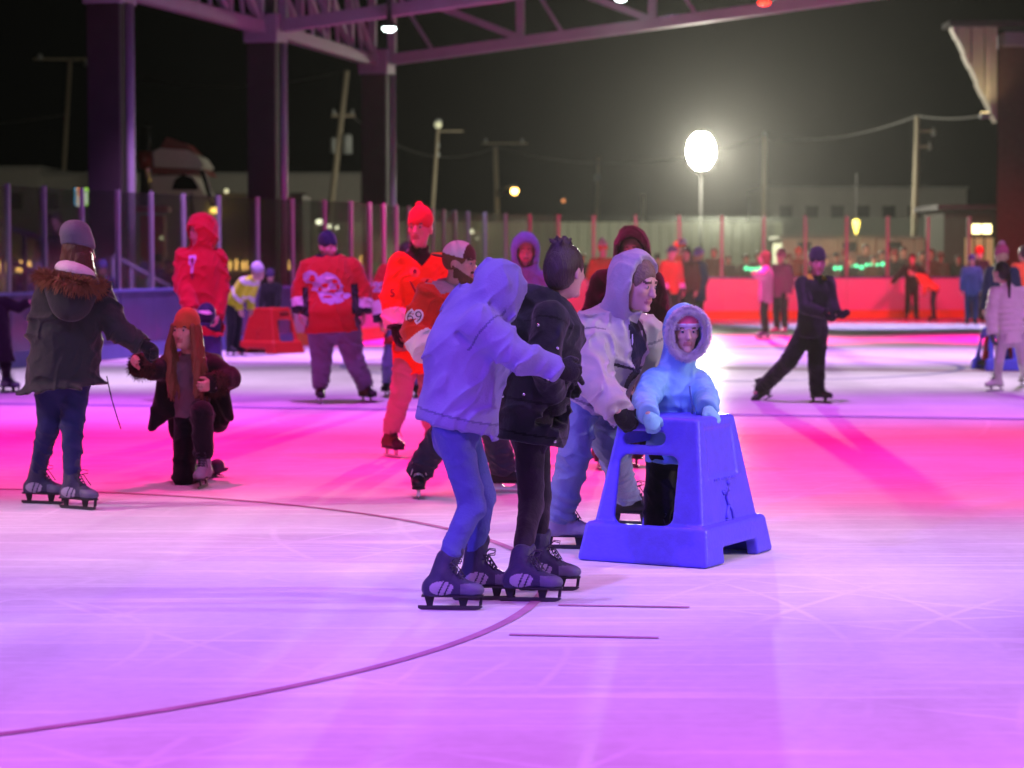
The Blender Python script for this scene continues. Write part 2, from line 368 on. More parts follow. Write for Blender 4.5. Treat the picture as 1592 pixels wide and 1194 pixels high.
# ---------------------------------------------------------------- skates
def skate(parent, g, yaw, u, kind, h, shank=None, pitch=0, lace=False, roll=0, ankle=None):
    """g: point of the ice under the ankle (or of the blade when lifted); yaw: toe direction"""
    t = yaw_dir(yaw); s = Vector((0, 0, 1)).cross(t)
    M = Matrix.Rotation(R(-pitch), 3, s); t = M @ t
    if roll: s = Matrix.Rotation(R(roll), 3, t) @ s
    up = t.cross(s).normalized(); g = Vector(g) if ankle is None else Vector(ankle)-up*.165*u
    def L(x, y, z): return g+(t*x+s*y+up*z)*u
    ank = L(0, 0, .165); sh = (shank or up).normalized()
    mats = {'rental': [cloth('navy_skate_leather', (.035, .035, .075), rough=.5), mat('grey_skate_panel', (.30, .29, .38), .55), mat('grey_toe', (.10, .10, .17), .5)],
            'hockey': [mat('black_skate_boot', (.016, .016, .02), .4, .2, 60), mat('black_skate_boot', 0), LACEW],
            'brown': [mat('brown_skate_leather', (.10, .05, .03), .6), mat('black_skate_boot2', (.02, .02, .022), .5), mat('black_skate_boot2', 0)],
            'grey': [mat('grey_skate_leather', (.25, .24, .30), .6), mat('dark_skate_cuff', (.06, .06, .09), .6), mat('dark_skate_cuff', 0)],
            'white': [mat('white_skate_leather', (.62, .6, .6), .5), mat('white_skate_leather', 0), mat('white_skate_leather', 0)],
            'pink': [mat('pink_skate_leather', (.6, .12, .3), .5), mat('pink_skate_leather', 0), mat('pink_skate_leather', 0)],
            'black': [mat('black_skate_boot', (.016, .016, .02), .4, .2, 60), mat('black_skate_boot', 0), mat('black_skate_boot', 0)]}[kind]
    S = Shape(); top = ank+sh*.085*u
    S.cone(L(-.012, 0, .12), top, .052*u, .056*u, .02*u, sq=(s, 1.12))
    S.ell(L(-.035, 0, .1), (t, s, up), (.05*u, .041*u, .05*u), .02*u)
    S.cone(L(-.03, 0, .108), L(.14, 0, .098), .044*u, .037*u, .03*u)
    S.ell(L(.16, 0, .096), (t, s, up), (.052*u, .044*u, .034*u), .02*u)
    S.cone(L(.02, 0, .165), L(.10, 0, .125), .035*u, .03*u, .03*u)
    if h < .012:
        S.cone(top+t*.03*u, top+(sh*.045+t*.05)*u, .036*u, .026*u, .012*u, sq=(t, 2.2))      # tongue
        S.box(L(-.03, 0, .073), (t, s, up), (.045*u, .037*u, .018*u), .008*u, .006)            # heel block
    S.cut(L(0, 0, .068), -up, .26*u)
    V, F = S.mesh(h if h > .0125 else .0052)
    c = (cents(V, F)-A3(g))/u; x = c@A3(t); z = c@A3(up)
    mi = np.zeros(len(F), int)
    if kind == 'rental':
        e = ((x-.012)/.058)**2+((z-.108)/.034)**2 < 1; st = np.abs(((x-.45*(z-.1))+.10) % .030-.015) < .0042
        mi[e & ~(st & (x > -.005))] = 1; mi[(x > .1) & (z < .13)] = 2
    elif kind == 'hockey': mi[(x > .03) & (x < .115) & (z > .125) & (np.abs(c@A3(s)) < .032) & (((x*1.4-z) % .028) < .015)] = 2
    elif kind == 'brown': mi[(x > .12) | (z > .235) | (z < .085)] = 1
    elif kind == 'grey': mi[(z > .2)] = 1
    o = mesh_np('skate', V, F, mats, parent, mi)
    wp = kind in ('hockey', 'brown', 'white', 'pink')
    hold = WPLAS if wp else BPLAS; bl = STEEL if wp else DARKSTEEL
    b = MB()
    b.prism([(-.105, .008), (-.09, 0), (.17, 0), (.19, .006), (.203, .016), (.198, .021), (-.105, .021)], g, t*u, up*u, s, .004*u); b.build('blade', bl, o)
    b = MB(); w = .024*u if kind == 'hockey' else .012*u
    if kind in ('hockey',):
        b.prism([(-.085, .022), (.19, .022), (.195, .07), (.09, .07), (.075, .05), (.045, .04), (.01, .042), (-.005, .055), (-.01, .07), (-.085, .07)], g, t*u, up*u, s, w)
    else:
        b.prism([(-.062, .02), (-.035, .02), (-.025, .07), (-.075, .07)], g, t*u, up*u, s, w); b.build('blade_post', hold, o); b = MB()
        if kind == 'rental': b.prism([(.185, .02), (.2, .024), (.205, .07), (.19, .07)], g, t*u, up*u, s, w); b.build('blade_post', hold, o); b = MB()
        b.prism([(.095, .02), (.125, .02), (.14, .07), (.085, .07)], g, t*u, up*u, s, w)
    b.build('blade_holder' if kind == 'hockey' else 'blade_post', hold, o)
    b = MB(); b.prism([(-.085, -.03), (-.07, -.036), (-.02, -.034), (.06, -.036), (.13, -.044), (.18, -.038), (.208, -.015), (.208, .015), (.18, .038), (.13, .044), (.06, .036), (-.02, .034), (-.07, .036), (-.085, .03)], L(0, 0, .069), t*u, s*u, up, .009*u)
    b.build('sole', BPLAS, o)
    if lace:
        b = MB(); lm = LACEW if kind == 'hockey' else LACE
        for k in range(6):
            f = k/5; x0 = .047+.062*f; z0 = .225-.083*f
            for sg in (-1, 1): b.tube([L(x0, sg*.026, z0-.004), L(x0+.013, 0, z0+.006), L(x0+.006, -sg*.026, z0-.018)], .0032*u, 5)
        for sg in (-1, 1):
            b.tube([L(.05, 0, .225), L(.075, sg*.02, .25), L(.105, sg*.034, .245), L(.1, sg*.04, .225), L(.07, sg*.02, .222)], .0028*u, 5)
            b.tube([L(.05, 0, .225), L(.075, sg*.03, .215), L(.1, sg*.042, .175), L(.115, sg*.05, .15)], .0028*u, 5)
        b.build('lace', lm, o, True)
    return o

# ---------------------------------------------------------------- hands
def hand(S, w, d, pn, u, ts, curl=.5, ex=0., h=.01):
    """palm and five fingers at wrist w along d; pn the way the palm faces; ts = thumb side (+1/-1)"""
    d = d.normalized(); sd = d.cross(pn).normalized(); pn = sd.cross(d).normalized()
    m = max(0, .45*h-.004)+ex
    S.ell(w+d*.045*u, (d, sd, pn), (.056*u+m, .042*u+m, .019*u+m), .01)
    ln = [.066, .078, .072, .055]; off = [-.03, -.0105, .0105, .03]
    for i in range(4):
        j = i if ts < 0 else 3-i
        b = w+d*(.082-.004*abs(i-1.4))*u+sd*off[i]*u; c1 = curl*(.8+.08*j); c2 = c1+curl*1.15; c3 = c2+curl*.8
        d1 = d*math.cos(c1)+pn*math.sin(c1); d2 = d*math.cos(c2)+pn*math.sin(c2); d3 = d*math.cos(c3)+pn*math.sin(c3); l = ln[j]*u
        p1 = b+d1*l*.45; p2 = p1+d2*l*.32; p3 = p2+d3*l*.23
        S.cone(b-d*.02*u, p1, .0095*u+m, .0088*u+m, .006); S.cone(p1, p2, .0088*u+m, .008*u+m, .004); S.cone(p2, p3, .008*u+m, .0068*u+m, .004)
    b = w+d*.022*u+sd*ts*.03*u; d1 = (d*.7+sd*ts*.65+pn*.35).normalized(); d2 = (d*.9+sd*ts*.15+pn*.45).normalized()
    S.cone(b, b+d1*.042*u, .0135*u+m, .0105*u+m, .01); S.cone(b+d1*.042*u, b+d1*.042*u+d2*.034*u, .0105*u+m, .0085*u+m, .005)

# ---------------------------------------------------------------- people
def head_ops(S, Hc, f, r, up, u, fine):
    def Q(x, y, z): return Hc+(r*x+f*y+up*z)*u
    ax = (r, f, up)
    S.ell(Q(0, -.012, .03), ax, (.074*u, .094*u, .092*u), .02*u)
    S.ell(Q(0, .026, -.045), ax, (.056*u, .064*u, .072*u), .035*u)
    if fine:
        S.cone(Q(-.035, .076, .034), Q(.035, .076, .034), .013*u, .013*u, .012*u)
        for g in (-1, 1):
            S.ell(Q(g*.038, .062, -.012), ax, (.022*u, .02*u, .018*u), .02*u)
            S.ell(Q(g*.031, .096, .014), ax, (.019*u, .014*u, .0125*u), .012*u, 's')
            S.ell(Q(g*.031, .079, .013), ax, (.014*u, .009*u, .0115*u), .004*u)
            S.ell(Q(g*.076, -.006, -.004), ax, (.010*u, .021*u, .032*u), .006*u)
            S.ell(Q(g*.010, .099, -.024), ax, (.008*u, .009*u, .007*u), .005*u)
        S.cone(Q(0, .085, .018), Q(0, .108, -.021), .0075*u, .0125*u, .012*u)
        S.ell(Q(0, .083, -.092), ax, (.024*u, .018*u, .018*u), .02*u)
        S.ell(Q(0, .088, -.05), ax, (.026*u, .012*u, .0075*u), .006*u)
        S.ell(Q(0, .086, -.061), ax, (.022*u, .012*u, .0085*u), .006*u)
        S.cone(Q(-.021, .1, -.0555), Q(.021, .1, -.0555), .0018*u, .0018*u, .004*u, mode='s')
    else:
        S.cone(Q(0, .088, .015), Q(0, .1, -.022), .011*u, .015*u, .01*u)
def region_face(c, Hc, f, r, up, u):
    q = (c-A3(Hc))/u; return q@A3(r), q@A3(f), q@A3(up)

def person(label, W, o, group=None):
    u = o.get('u', 1.); hu = u*o.get('hu', 1.09); gi = o.get('g', 1.); wd_ = o.get('w', 1.)
    Ga, Gb = Vector(W['Ga']), Vector(W['Gb'])
    base = (Ga+Gb)/2; base.z = 0
    Yd = W['H'].y; h = o.get('h') or max(.0075, min(.02, .85*Yd/2315))
    fine = h < .0125
    E = empty('person', base, label, 'person', group)
    H, N, Sa, Sb, Ea, Eb, Wa, Wb = [Vector(W[k]) for k in ('H', 'N', 'Sa', 'Sb', 'Ea', 'Eb', 'Wa', 'Wb')]
    Ha, Hb, Ka, Kb = [Vector(W[k]) for k in ('Ha', 'Hb', 'Ka', 'Kb')]
    Pm = (Ha+Hb)/2; spine = (N-Pm).normalized()
    f = yaw_dir(o['f'][0])*math.cos(R(o['f'][1]))+Vector((0, 0, math.sin(R(o['f'][1])))); r = f.cross(Vector((0, 0, 1))).normalized()
    if o.get('roll'): r = Matrix.Rotation(R(o['roll']), 3, f) @ r
    up = r.cross(f).normalized()
    across = (Sb-Sa); across = (across-spine*across.dot(spine)).normalized(); fw = spine.cross(across).normalized()
    tdir = yaw_dir(o.get('ty', o['f'][0]))
    if fw.dot(tdir) < 0: fw = -fw
    sq = (fw, 1.35); feet = o.get('skate', 'rental'); tk = o.get('toes', (0, 0))
    Aa = Vector(W['Aa']) if 'Aa' in W else Ga+Vector((0, 0, .165*u)); Ab = Vector(W['Ab']) if 'Ab' in W else Gb+Vector((0, 0, .165*u))
    sides = ((Sa, Ea, Wa, Ha, Ka, Aa, -1), (Sb, Eb, Wb, Hb, Kb, Ab, 1))
    # thumb points up/forward: palm faces inwards by default
    palm = o.get('palm', (None, None)); curl = o.get('curl', (.5, .5)); hdir = o.get('hdir', (None, None)); th = o.get('thumb', (None, None))
    def hand_args(i):
        S_, E_, W_ = sides[i][:3]; d = Vector(hdir[i]) if hdir[i] else (W_-E_).normalized()
        pn = Vector(palm[i]) if palm[i] else (across*(1 if i == 0 else -1)+Vector((0, 0, .05)))
        pn = (pn-d*pn.dot(d)).normalized(); sd = d.cross(pn)
        ts = th[i] if th[i] else (1 if sd.dot(fw+Vector((0, 0, .3))) > 0 else -1)
        return d, pn, ts
    # ---- the body, one surface
    B = Shape()
    head_ops(B, H, f, r, up, hu, fine)
    nb = H-f*.012*hu-up*.05*hu
    B.cone(nb, N, .05*u, .056*u, .02)
    ch = N-spine*.17*u
    B.cone(Pm, ch, .115*u*gi*wd_, .12*u*gi*wd_, .03, sq); B.cone(ch, N-spine*.04*u, .11*u*gi*wd_, .07*u, .04, sq); B.cone(Sa, Sb, .045*u, .045*u, .03)
    for i, (S_, E_, W_, Hh, K_, A_, sg) in enumerate(sides):
        B.cone(S_, E_, .043*u, .036*u, .02); B.cone(E_, W_, .036*u, .025*u, .01)
        d, pn, ts = hand_args(i); gv = o.get('gloves'); hand(B, W_, d, pn, u*(.97 if gv else 1), ts, curl[i], -.0042 if gv else 0, h)
        B.cone(Hh, K_, .072*u*gi, .045*u, .03); B.cone(K_, A_, .042*u, .024*u, .01)
        tt = yaw_dir(tk[i]); B.cone(A_-Vector((0, 0, .04*u)), A_+tt*.12*u-Vector((0, 0, .06*u)), .024*u, .018*u, .01)
    V, F = B.mesh(h)
    C = cents(V, F); x, y, z = region_face(C, H, f, r, up, hu); mi = np.zeros(len(F), int)
    if fine:
        mi[(np.abs(x) < .026) & (y > .07) & (z > -.068) & (z < -.042)] = 1
        mi[(np.abs(np.abs(x)-.032) < .02) & (y > .06) & (np.abs(z-.037+.12*(np.abs(x)-.03)**1) < .006)] = 2
    if o.get('beard'): mi[((z < -.014-.62*np.maximum(y, 0)) & (y > -.012) & (z > -.125) & ((y > .02) | (z > -.085)) & ~((np.abs(x) < .024) & (y > .085) & (z > -.068))) | ((np.abs(x) < .030) & (y > .085) & (z > -.047) & (z < -.034))] = 3
    mesh_np('body', V, F, [o.get('skin', SKIN), LIPS, o.get('brow', BROW), o.get('beardm', BEARD)], E, mi)
    if fine:
        for g in (-1, 1):
            e = MB().ball(H+(r*(g*.031)+f*.0758+up*.013)*hu, .0125*hu, 10, 8).build('eye', [EYEW, IRIS], E, True)
            for p in e.data.polygons:
                q = (Vector(p.center)+base-(H+(r*(g*.031)+f*.0758+up*.013)*hu))/hu
                if q.dot(f) > .0098: p.material_index = 1
    # ---- trousers
    p = o['pants']; rt = [v*u for v in p.get('r', (.092, .066, .056))]; T = Shape()
    T.cone(Pm+spine*.10*u, Pm-spine*.02*u, .135*u*gi*wd_, .14*u*gi*wd_, .03, (fw, 1.25))
    for i, (S_, E_, W_, Hh, K_, A_, sg) in enumerate(sides):
        T.cone(Hh, K_, rt[0]*gi, rt[1], .03); T.cone(K_+(Hh-K_).normalized()*.01, A_+(K_-A_).normalized()*p.get('hem', .03)*u, rt[1], rt[2], .012)
        if p.get('bunch'):
            for q in range(3): T.ell(A_+(K_-A_).normalized()*(.03+.055*q)*u+tdir*.006*(-1)**q, (across, fw, spine), (rt[2]*1.12, rt[2]*1.16, .026*u), .02)
    fa = p.get('fold', .007)
    if fa and h < .0185:
        T.fold(fa*u, .12, (.25, .2, 1), 3).fold(fa*.7*u, .07, (.5, -.3, .8), 4)
    V, F = T.mesh(h); mi = None; pm = [p['m']]
    if p.get('stripe'):
        pm.append(p['stripe']); mi = (((C := cents(V, F))[:, 2]) < p.get('stripe_z', .3)).astype(int)
    PV = (V, F)
    E_tr = mesh_np('trousers', V, F, pm, E, mi)
    # ---- top
    t = o['top']; bk = t.get('bulk', 1.)*u; dn = t.get('dn'); dn = Vector(dn).normalized() if dn else -spine
    L_ = t.get('L', .1)*u; rc, rw, rh = [v*u*gi*wd_ for v in t.get('r', (.165, .16, .175))]; J = Shape()
    q_ = (fw, t.get('sq', 1.3)); hemc = Pm+dn*L_
    J.cone(ch, Pm, rc, rw, .05, q_); J.cone(Pm, hemc+dn*.05, rw, rh, .03, q_); J.cone(ch, N-spine*.05*u, rc*.95, .085*u, .06, q_)
    if t.get('belly'): J.ell(Pm+spine*.14*u+fw*.06*u, (across, fw, spine), (rw*1.0, rw*.95, .2*u), .06)
    for b_ in t.get('blobs', ()): J.ell(Vector(b_[0]), (across, fw, spine), b_[1], b_[2])
    J.cone(Sa, Sb, .062*bk, .062*bk, .05)
    sr = [v*bk for v in t.get('sr', (.074, .064, .052))]; wl = t.get('slen', 1.)
    for i, (S_, E_, W_, Hh, K_, A_, sg) in enumerate(sides):
        we = E_+(W_-E_)*wl
        J.cone(S_, E_, sr[0], sr[1], .035); J.cone(E_, we+(W_-E_).normalized()*.06, sr[1], sr[2], .012)
    fa = t.get('fold', .008)
    if t.get('puff'):
        pf = t['puff']*u
        for k in range(int((L_+.5*u)/pf)):
            c_ = N-spine*(.09*u+pf*k); J.ell(c_, (across, fw, spine), (rc*1.03 if k else rc*.8, rc*.86 if k else rc*.65, pf*.62), .012)
        for (S_, E_, W_, *_r) in sides:
            for a_, b_, r0, r1 in ((S_, E_, sr[0], sr[1]), (E_, W_, sr[1], sr[2])):
                n_ = max(2, int((b_-a_).length/pf)); dd = (b_-a_).normalized(); e1 = dd.orthogonal().normalized(); e2 = dd.cross(e1)
                for k in range(n_): J.ell(a_+(b_-a_)*((k+.5)/n_), (dd, e1, e2), (pf*.6, (r0+(r1-r0)*k/n_)*1.1, (r0+(r1-r0)*k/n_)*1.1), .012)
    if fa and h < .0185:
        sd_ = t.get('seed', 1); J.fold(fa*u, .15, t.get('fdir', (.5, .1, .9)), sd_).fold(fa*.6*u, .075, (.7, .4, -.5), sd_+1)
    # collar / hood
    hd = t.get('hood')
    if hd == 'up':
        hx = t.get('hx', 1.)*hu; th_ = max(0, h-.009)
        J.ell(H-f*.02*hu+up*.022*hu, (r, f, up), (.112*hx+th_, .132*hx+th_, .142*hx+th_), .03)
        J.cone(H-f*.035*hu-up*.06*hu, N+fw*.0, .098*hx, .115*u, .04)
        if t.get('peak'): J.cone(H-f*.02*hu+up*.08*hu, H-f*.10*hu+up*.12*hu, .09*hx, .05*u, .05)
    elif hd == 'down':
        J.cone(N-fw*.03*u+up*.005+across*.06*u, N-fw*.10*u-spine*.03*u, .05*u, .085*u, .03); J.cone(N-fw*.03*u-across*.06*u, N-fw*.10*u-spine*.03*u, .05*u, .085*u, .03)
        J.cone(N-across*.07*u+fw*.03*u-spine*.02*u, N+across*.07*u+fw*.03*u-spine*.02*u, .04*u, .04*u, .03)
    else:
        ch_ = t.get('collar', .035)*u; J.cone(N-spine*.03*u, N+(nb-N).normalized()*ch_, .088*u, .072*u, .02)
    J.cut(hemc, dn, rh*2.05, .012)
    for i, (S_, E_, W_, *_r) in enumerate(sides):
        dd = (W_-E_).normalized(); J.cut(E_+(W_-E_)*wl, dd, sr[2]*1.5+.075, .008)
    if hd == 'up':
        J.ell(H+f*.012*hu-up*.006*hu, (r, f, up), (.092*hu, .118*hu, .126*hu), .008, 's')
        op = t.get('op', .078)*hu; J.cone(H+f*.07*hu+up*.02*hu, H+f*.26*hu+up*.015*hu, op, op*1.15, .012, sq=None, mode='s'); J.cone(H+f*.07*hu-up*.05*hu, H+f*.26*hu-up*.08*hu, op*.86, op, .012, mode='s')
    else:
        J.ell(H-up*.01*hu, (r, f, up), (.084*hu, .108*hu, .125*hu), .01, 's')
    V, F = J.mesh(h); C = cents(V, F); mi = np.zeros(len(F), int); ms = [t['m']]
    def arm_t(i):
        S_, E_, W_ = sides[i][:3]; d = A3(W_-E_); q = (C-A3(E_))@d/float(d@d); dist = np.linalg.norm(C-A3(E_)-np.clip(q, 0, 1.3)[:, None]*d, axis=1); return q, dist
    def up_t(i):
        S_, E_ = sides[i][:2]; d = A3(E_-S_); q = (C-A3(S_))@d/float(d@d); dist = np.linalg.norm(C-A3(S_)-np.clip(q, 0, 1.)[:, None]*d, axis=1); return q, dist
    for k_, band in enumerate(t.get('cuffs', ())):
        ms.append(band[2])
        for i in (0, 1):
            q, dist = arm_t(i); mi[(q > band[0]) & (q <= band[1]) & (dist < sr[1]*1.6)] = len(ms)-1
    ctx = dict(C=C, N=A3(N), Pm=A3(Pm), spine=A3(spine), across=A3(across), fw=A3(fw), H=A3(H), u=u, arm=arm_t, upper=up_t, hem=A3(hemc), dn=A3(dn), f=A3(f), up=A3(up), r=A3(r))
    for fn, m_ in t.get('regions', ()):
        ms.append(m_); mi[fn(ctx)] = len(ms)-1
    jk = mesh_np(t.get('name', 'jacket'), V, F, ms, E, mi)
    jk_vf = (V, F)
    # ---- hood worn under a jacket
    if o.get('underhood'):
        m_, sx = o['underhood']; S = Shape()
        S.ell(H-f*.025*hu+up*.02*hu, (r, f, up), (.104*hu*sx, .126*hu*sx, .135*hu*sx), .03); S.cone(H-f*.04*hu-up*.06*hu, N-spine*.02*hu, .09*hu, .10*hu, .05); S.cone(N-spine*.0*hu, N+fw*.05*hu-spine*.14*hu, .07*hu, .05*hu, .04)
        S.ell(H+f*.012*hu-up*.006*hu, (r, f, up), (.088*hu, .118*hu, .122*hu), .008, 's'); S.cone(H+f*.045*hu+up*.03*hu, H+f*.3*hu+up*.03*hu, .085*hu, .10*hu, .01, mode='s'); S.cone(H+f*.05*hu-up*.06*hu, H+f*.25*hu-up*.08*hu, .07*hu, .075*hu, .012, mode='s')
        S.cut(H+f*.030*hu+up*.02*hu, f*.9+up*.12, .25, .012)
        if h < .016: S.fold(.012, .13, (.5, .3, .7), 8).fold(.008, .07, (.3, .6, .5), 9)
        V, F = S.mesh(h); mesh_np('hood', V, F, [m_], E)
    # ---- hat and hair
    ht = o.get('hat')
    if ht:
        kd, m_ = ht[0], ht[1]; m2 = ht[2] if len(ht) > 2 else m_; S = Shape(); e_ = max(0, h-.009)*.6
        def Q(a, b, c): return H+(r*a+f*b+up*c)*hu
        if kd in ('beanie', 'pointed', 'knit', 'slouch', 'headband'):
            S.ell(Q(0, -.012, .042), (r, f, up), (.084*hu+e_, .104*hu+e_, (.098 if kd != 'headband' else .088)*hu+e_), .02)
            if kd == 'pointed': S.cone(Q(0, -.01, .08), Q(.02, -.035, .165), .07*hu, .028*hu, .03)
            if kd == 'slouch': S.cone(Q(0, -.03, .07), Q(0, -.055, .125), .084*hu, .078*hu, .03); S.cone(Q(0, .0, .07), Q(0, 0, .125), .08*hu, .07*hu, .03)
            if kd == 'knit': S.cone(Q(0, -.02, .06), Q(0, -.035, .115), .085*hu, .07*hu, .03)
            S.cut(Q(0, .02, .036 if kd != 'headband' else .03), -up+f*.12-f*.38, .3*hu, .008)
            S.cone(Q(0, -.004, .05), Q(0, -.014, .075), .09*hu+e_, .092*hu+e_, .008, sq=(r, 1.13))
            if kd == 'headband': S.cut(Q(0, 0, .092), up, .2*hu, .006)
            if kd in ('knit', 'pointed', 'slouch', 'beanie') and fine: S.fold(.0035, .012, r, 5)
            V, F = S.mesh(h); C = cents(V, F); x, y, z = region_face(C, H, f, r, up, hu); mi = (z-.0*y < .07).astype(int)
            if len(ht) > 3: mi = ((z % .05) < .025).astype(int)
            hb = mesh_np('headband' if kd == 'headband' else 'hat', V, F, [m_, m2], E, mi)
            if kd == 'headband' and len(ht) > 3: hb.name = 'hat'
            if o.get('pompom'):
                MB().ball(Q(0, -.02, .165), .042*hu, 10, 8).build('pompom', o['pompom'], hb, True)
        elif kd == 'capback':
            S.ell(Q(0, -.012, .046), (r, f, up), (.085*hu, .104*hu, .092*hu), .02); S.cut(Q(0, 0, .04), -up-f*.08, .3*hu, .004)
            V, F = S.mesh(h); C = cents(V, F); x, y, z = region_face(C, H, f, r, up, hu)
            hb = mesh_np('cap', V, F, [m_, m2], E, ((y > .045) & (z < .15)).astype(int))
            S = Shape(); S.ell(Q(0, -.115, .03), (r, f, up), (.07*hu, .07*hu, .0085*hu), .01); V, F = S.mesh(h*.8); mesh_np('brim', V, F, [m2], hb)
        elif kd == 'cap':
            S.ell(Q(0, -.012, .046), (r, f, up), (.085*hu+e_, .104*hu+e_, .092*hu+e_), .02); S.cut(Q(0, 0, .04), -up, .3*hu, .004); S.ell(Q(0, .105, .042), (r, f, up), (.065*hu, .07*hu, .010*hu+e_), .01)
            V, F = S.mesh(h); mesh_np('cap', V, F, [m_], E)
    hr = o.get('hair')
    if hr:
        kd, m_ = hr[0], hr[1]; S = Shape(); rs = np.random.RandomState(len(label)); e_ = max(0, h-.009)*.5
        def Q(a, b, c): return H+(r*a+f*b+up*c)*hu
        if kd in ('short', 'bun', 'long', 'pony'):
            S.ell(Q(0, -.016, .036), (r, f, up), (.083*hu+e_, .1*hu+e_, .1*hu+e_), .02)
            if kd != 'short': S.ell(Q(0, -.05, -.01), (r, f, up), (.07*hu, .06*hu, .08*hu), .03)
            S.ell(Q(0, .13, -.03), (r, f, up), (.11*hu, .105*hu, .105*hu), .01, 's')
            S.cut(Q(0, 0, -.045 if kd == 'short' else -.085), -up, .3*hu, .01)
            for g in (-1, 1): S.ell(Q(g*.08, .01, -.012), (r, f, up), (.03*hu, .03*hu, .034*hu), .008, 's')
        if kd == 'bun':
            S.ell(Q(0, -.05, .112), (r, f, up), (.044*hu, .042*hu, .036*hu), .016); S.ell(Q(.01, -.045, .138), (r, f, up), (.026*hu, .024*hu, .018*hu), .01)
            for k in range(22):
                a = rs.uniform(0, 6.28); d_ = (r*math.cos(a)+f*math.sin(a)*.8+up*rs.uniform(-.3, .8)).normalized(); p_ = Q(0, -.05, .115)+d_*.032*hu; d2 = d_.cross(f+up*.3).normalized()
                S.cone(p_, p_+d_*rs.uniform(.012, .022)*hu+d2*.03*hu, .011*hu, .006*hu, .005)
            S.cone(Q(.01, -.045, .14), Q(.02, -.04, .172), .011*hu, .003*hu, .006); S.cone(Q(0, -.05, .14), Q(-.018, -.055, .16), .01*hu, .004*hu, .006)
        if kd in ('long', 'pony', 'side', 'locks'):
            n_ = hr[3] if len(hr) > 3 else 26; ln = hr[2]
            for k in range(n_):
                if kd == 'pony': p_ = Q(rs.uniform(-.02, .02), -.1, .05+rs.uniform(-.01, .01)); a0 = Q(0, -.13, .0)
                elif kd == 'side': a = rs.uniform(-.9, 1.1); p_ = Q(.075*(1 if hr[4] > 0 else -1)*math.cos(a*.6), -.03-.06*math.sin(a), .0+rs.uniform(-.03, .03)); a0 = p_-up*.06*hu
                elif kd == 'locks':
                    g = 1 if k % 2 else -1; a = rs.uniform(0, 1); p_ = Q(g*(.066+.012*rs.rand()), .05-.10*a, .03+rs.uniform(-.02, .02)); a0 = Q(g*(.09+.02*rs.rand()), .065-.11*a, -.10)
                else: a = rs.uniform(-2.2, 2.2); p_ = Q(.08*math.sin(a), -.03-.075*math.cos(a), .0); a0 = p_-up*.08*hu+(p_-H)*.15
                dn_ = Vector(hr[5]) if len(hr) > 5 else Vector((0, 0, -1)); l = ln*rs.uniform(.72, 1.05); pr = p_; ph = rs.uniform(0, 6)
                for j in range(6):
                    q_t = (j+1)/6; nx = a0+dn_*l*max(0, q_t-.15)+(r*math.sin(ph+q_t*6)+f*math.cos(ph+q_t*5))*.012*hu if j else a0
                    if kd == 'locks' and j: nx = nx+fw*.05*q_t
                    S.cone(pr, nx, (.0135-.008*(j/6))*hu+e_*.6, (.0135-.008*((j+1)/6))*hu+e_*.6, .006); pr = nx
        if fine: S.fold(.004, .016, across, 2)
        V, F = S.mesh(h); mesh_np('hair', V, F, [m_], E)
    # ---- gloves
    gl = o.get('gloves')
    for i in (0, 1):
        g_ = gl[i] if isinstance(gl, (list, tuple)) else gl
        if not g_: continue
        S = Shape(); d, pn, ts = hand_args(i); S_, E_, W_ = sides[i][:3]
        hand(S, W_, d, pn, u*1.06, ts, curl[i], .005, h*.8); dd = (W_-E_).normalized()
        S.cone(W_-dd*.05*u, W_+d*.03*u, .036*u, .034*u, .012)
        V, F = S.mesh(h*.8); mesh_np('glove', V, F, [g_], E)
    # ---- skates
    pt = o.get('pitch', (0, 0)); rl = o.get('sroll', (0, 0)); kk = feet if isinstance(feet, (list, tuple)) else (feet, feet)
    for i, g_ in enumerate((Ga, Gb)):
        if not kk[i]: continue
        K_ = (Ka, Kb)[i]; A_ = (Aa, Ab)[i]
        skate(E, g_, tk[i], u, kk[i], h, (K_-A_) if not pt[i] else None, pt[i], h < .013, rl[i], A_ if pt[i] else None)
    return dict(E=E, jk=jk_vf, pants=PV, f=f, r=r, up=up, H=H, fw=fw, across=across, spine=spine, N=N, Pm=Pm, u=u, base=base, sides=sides, ch=ch, hem=hemc, dn=dn)

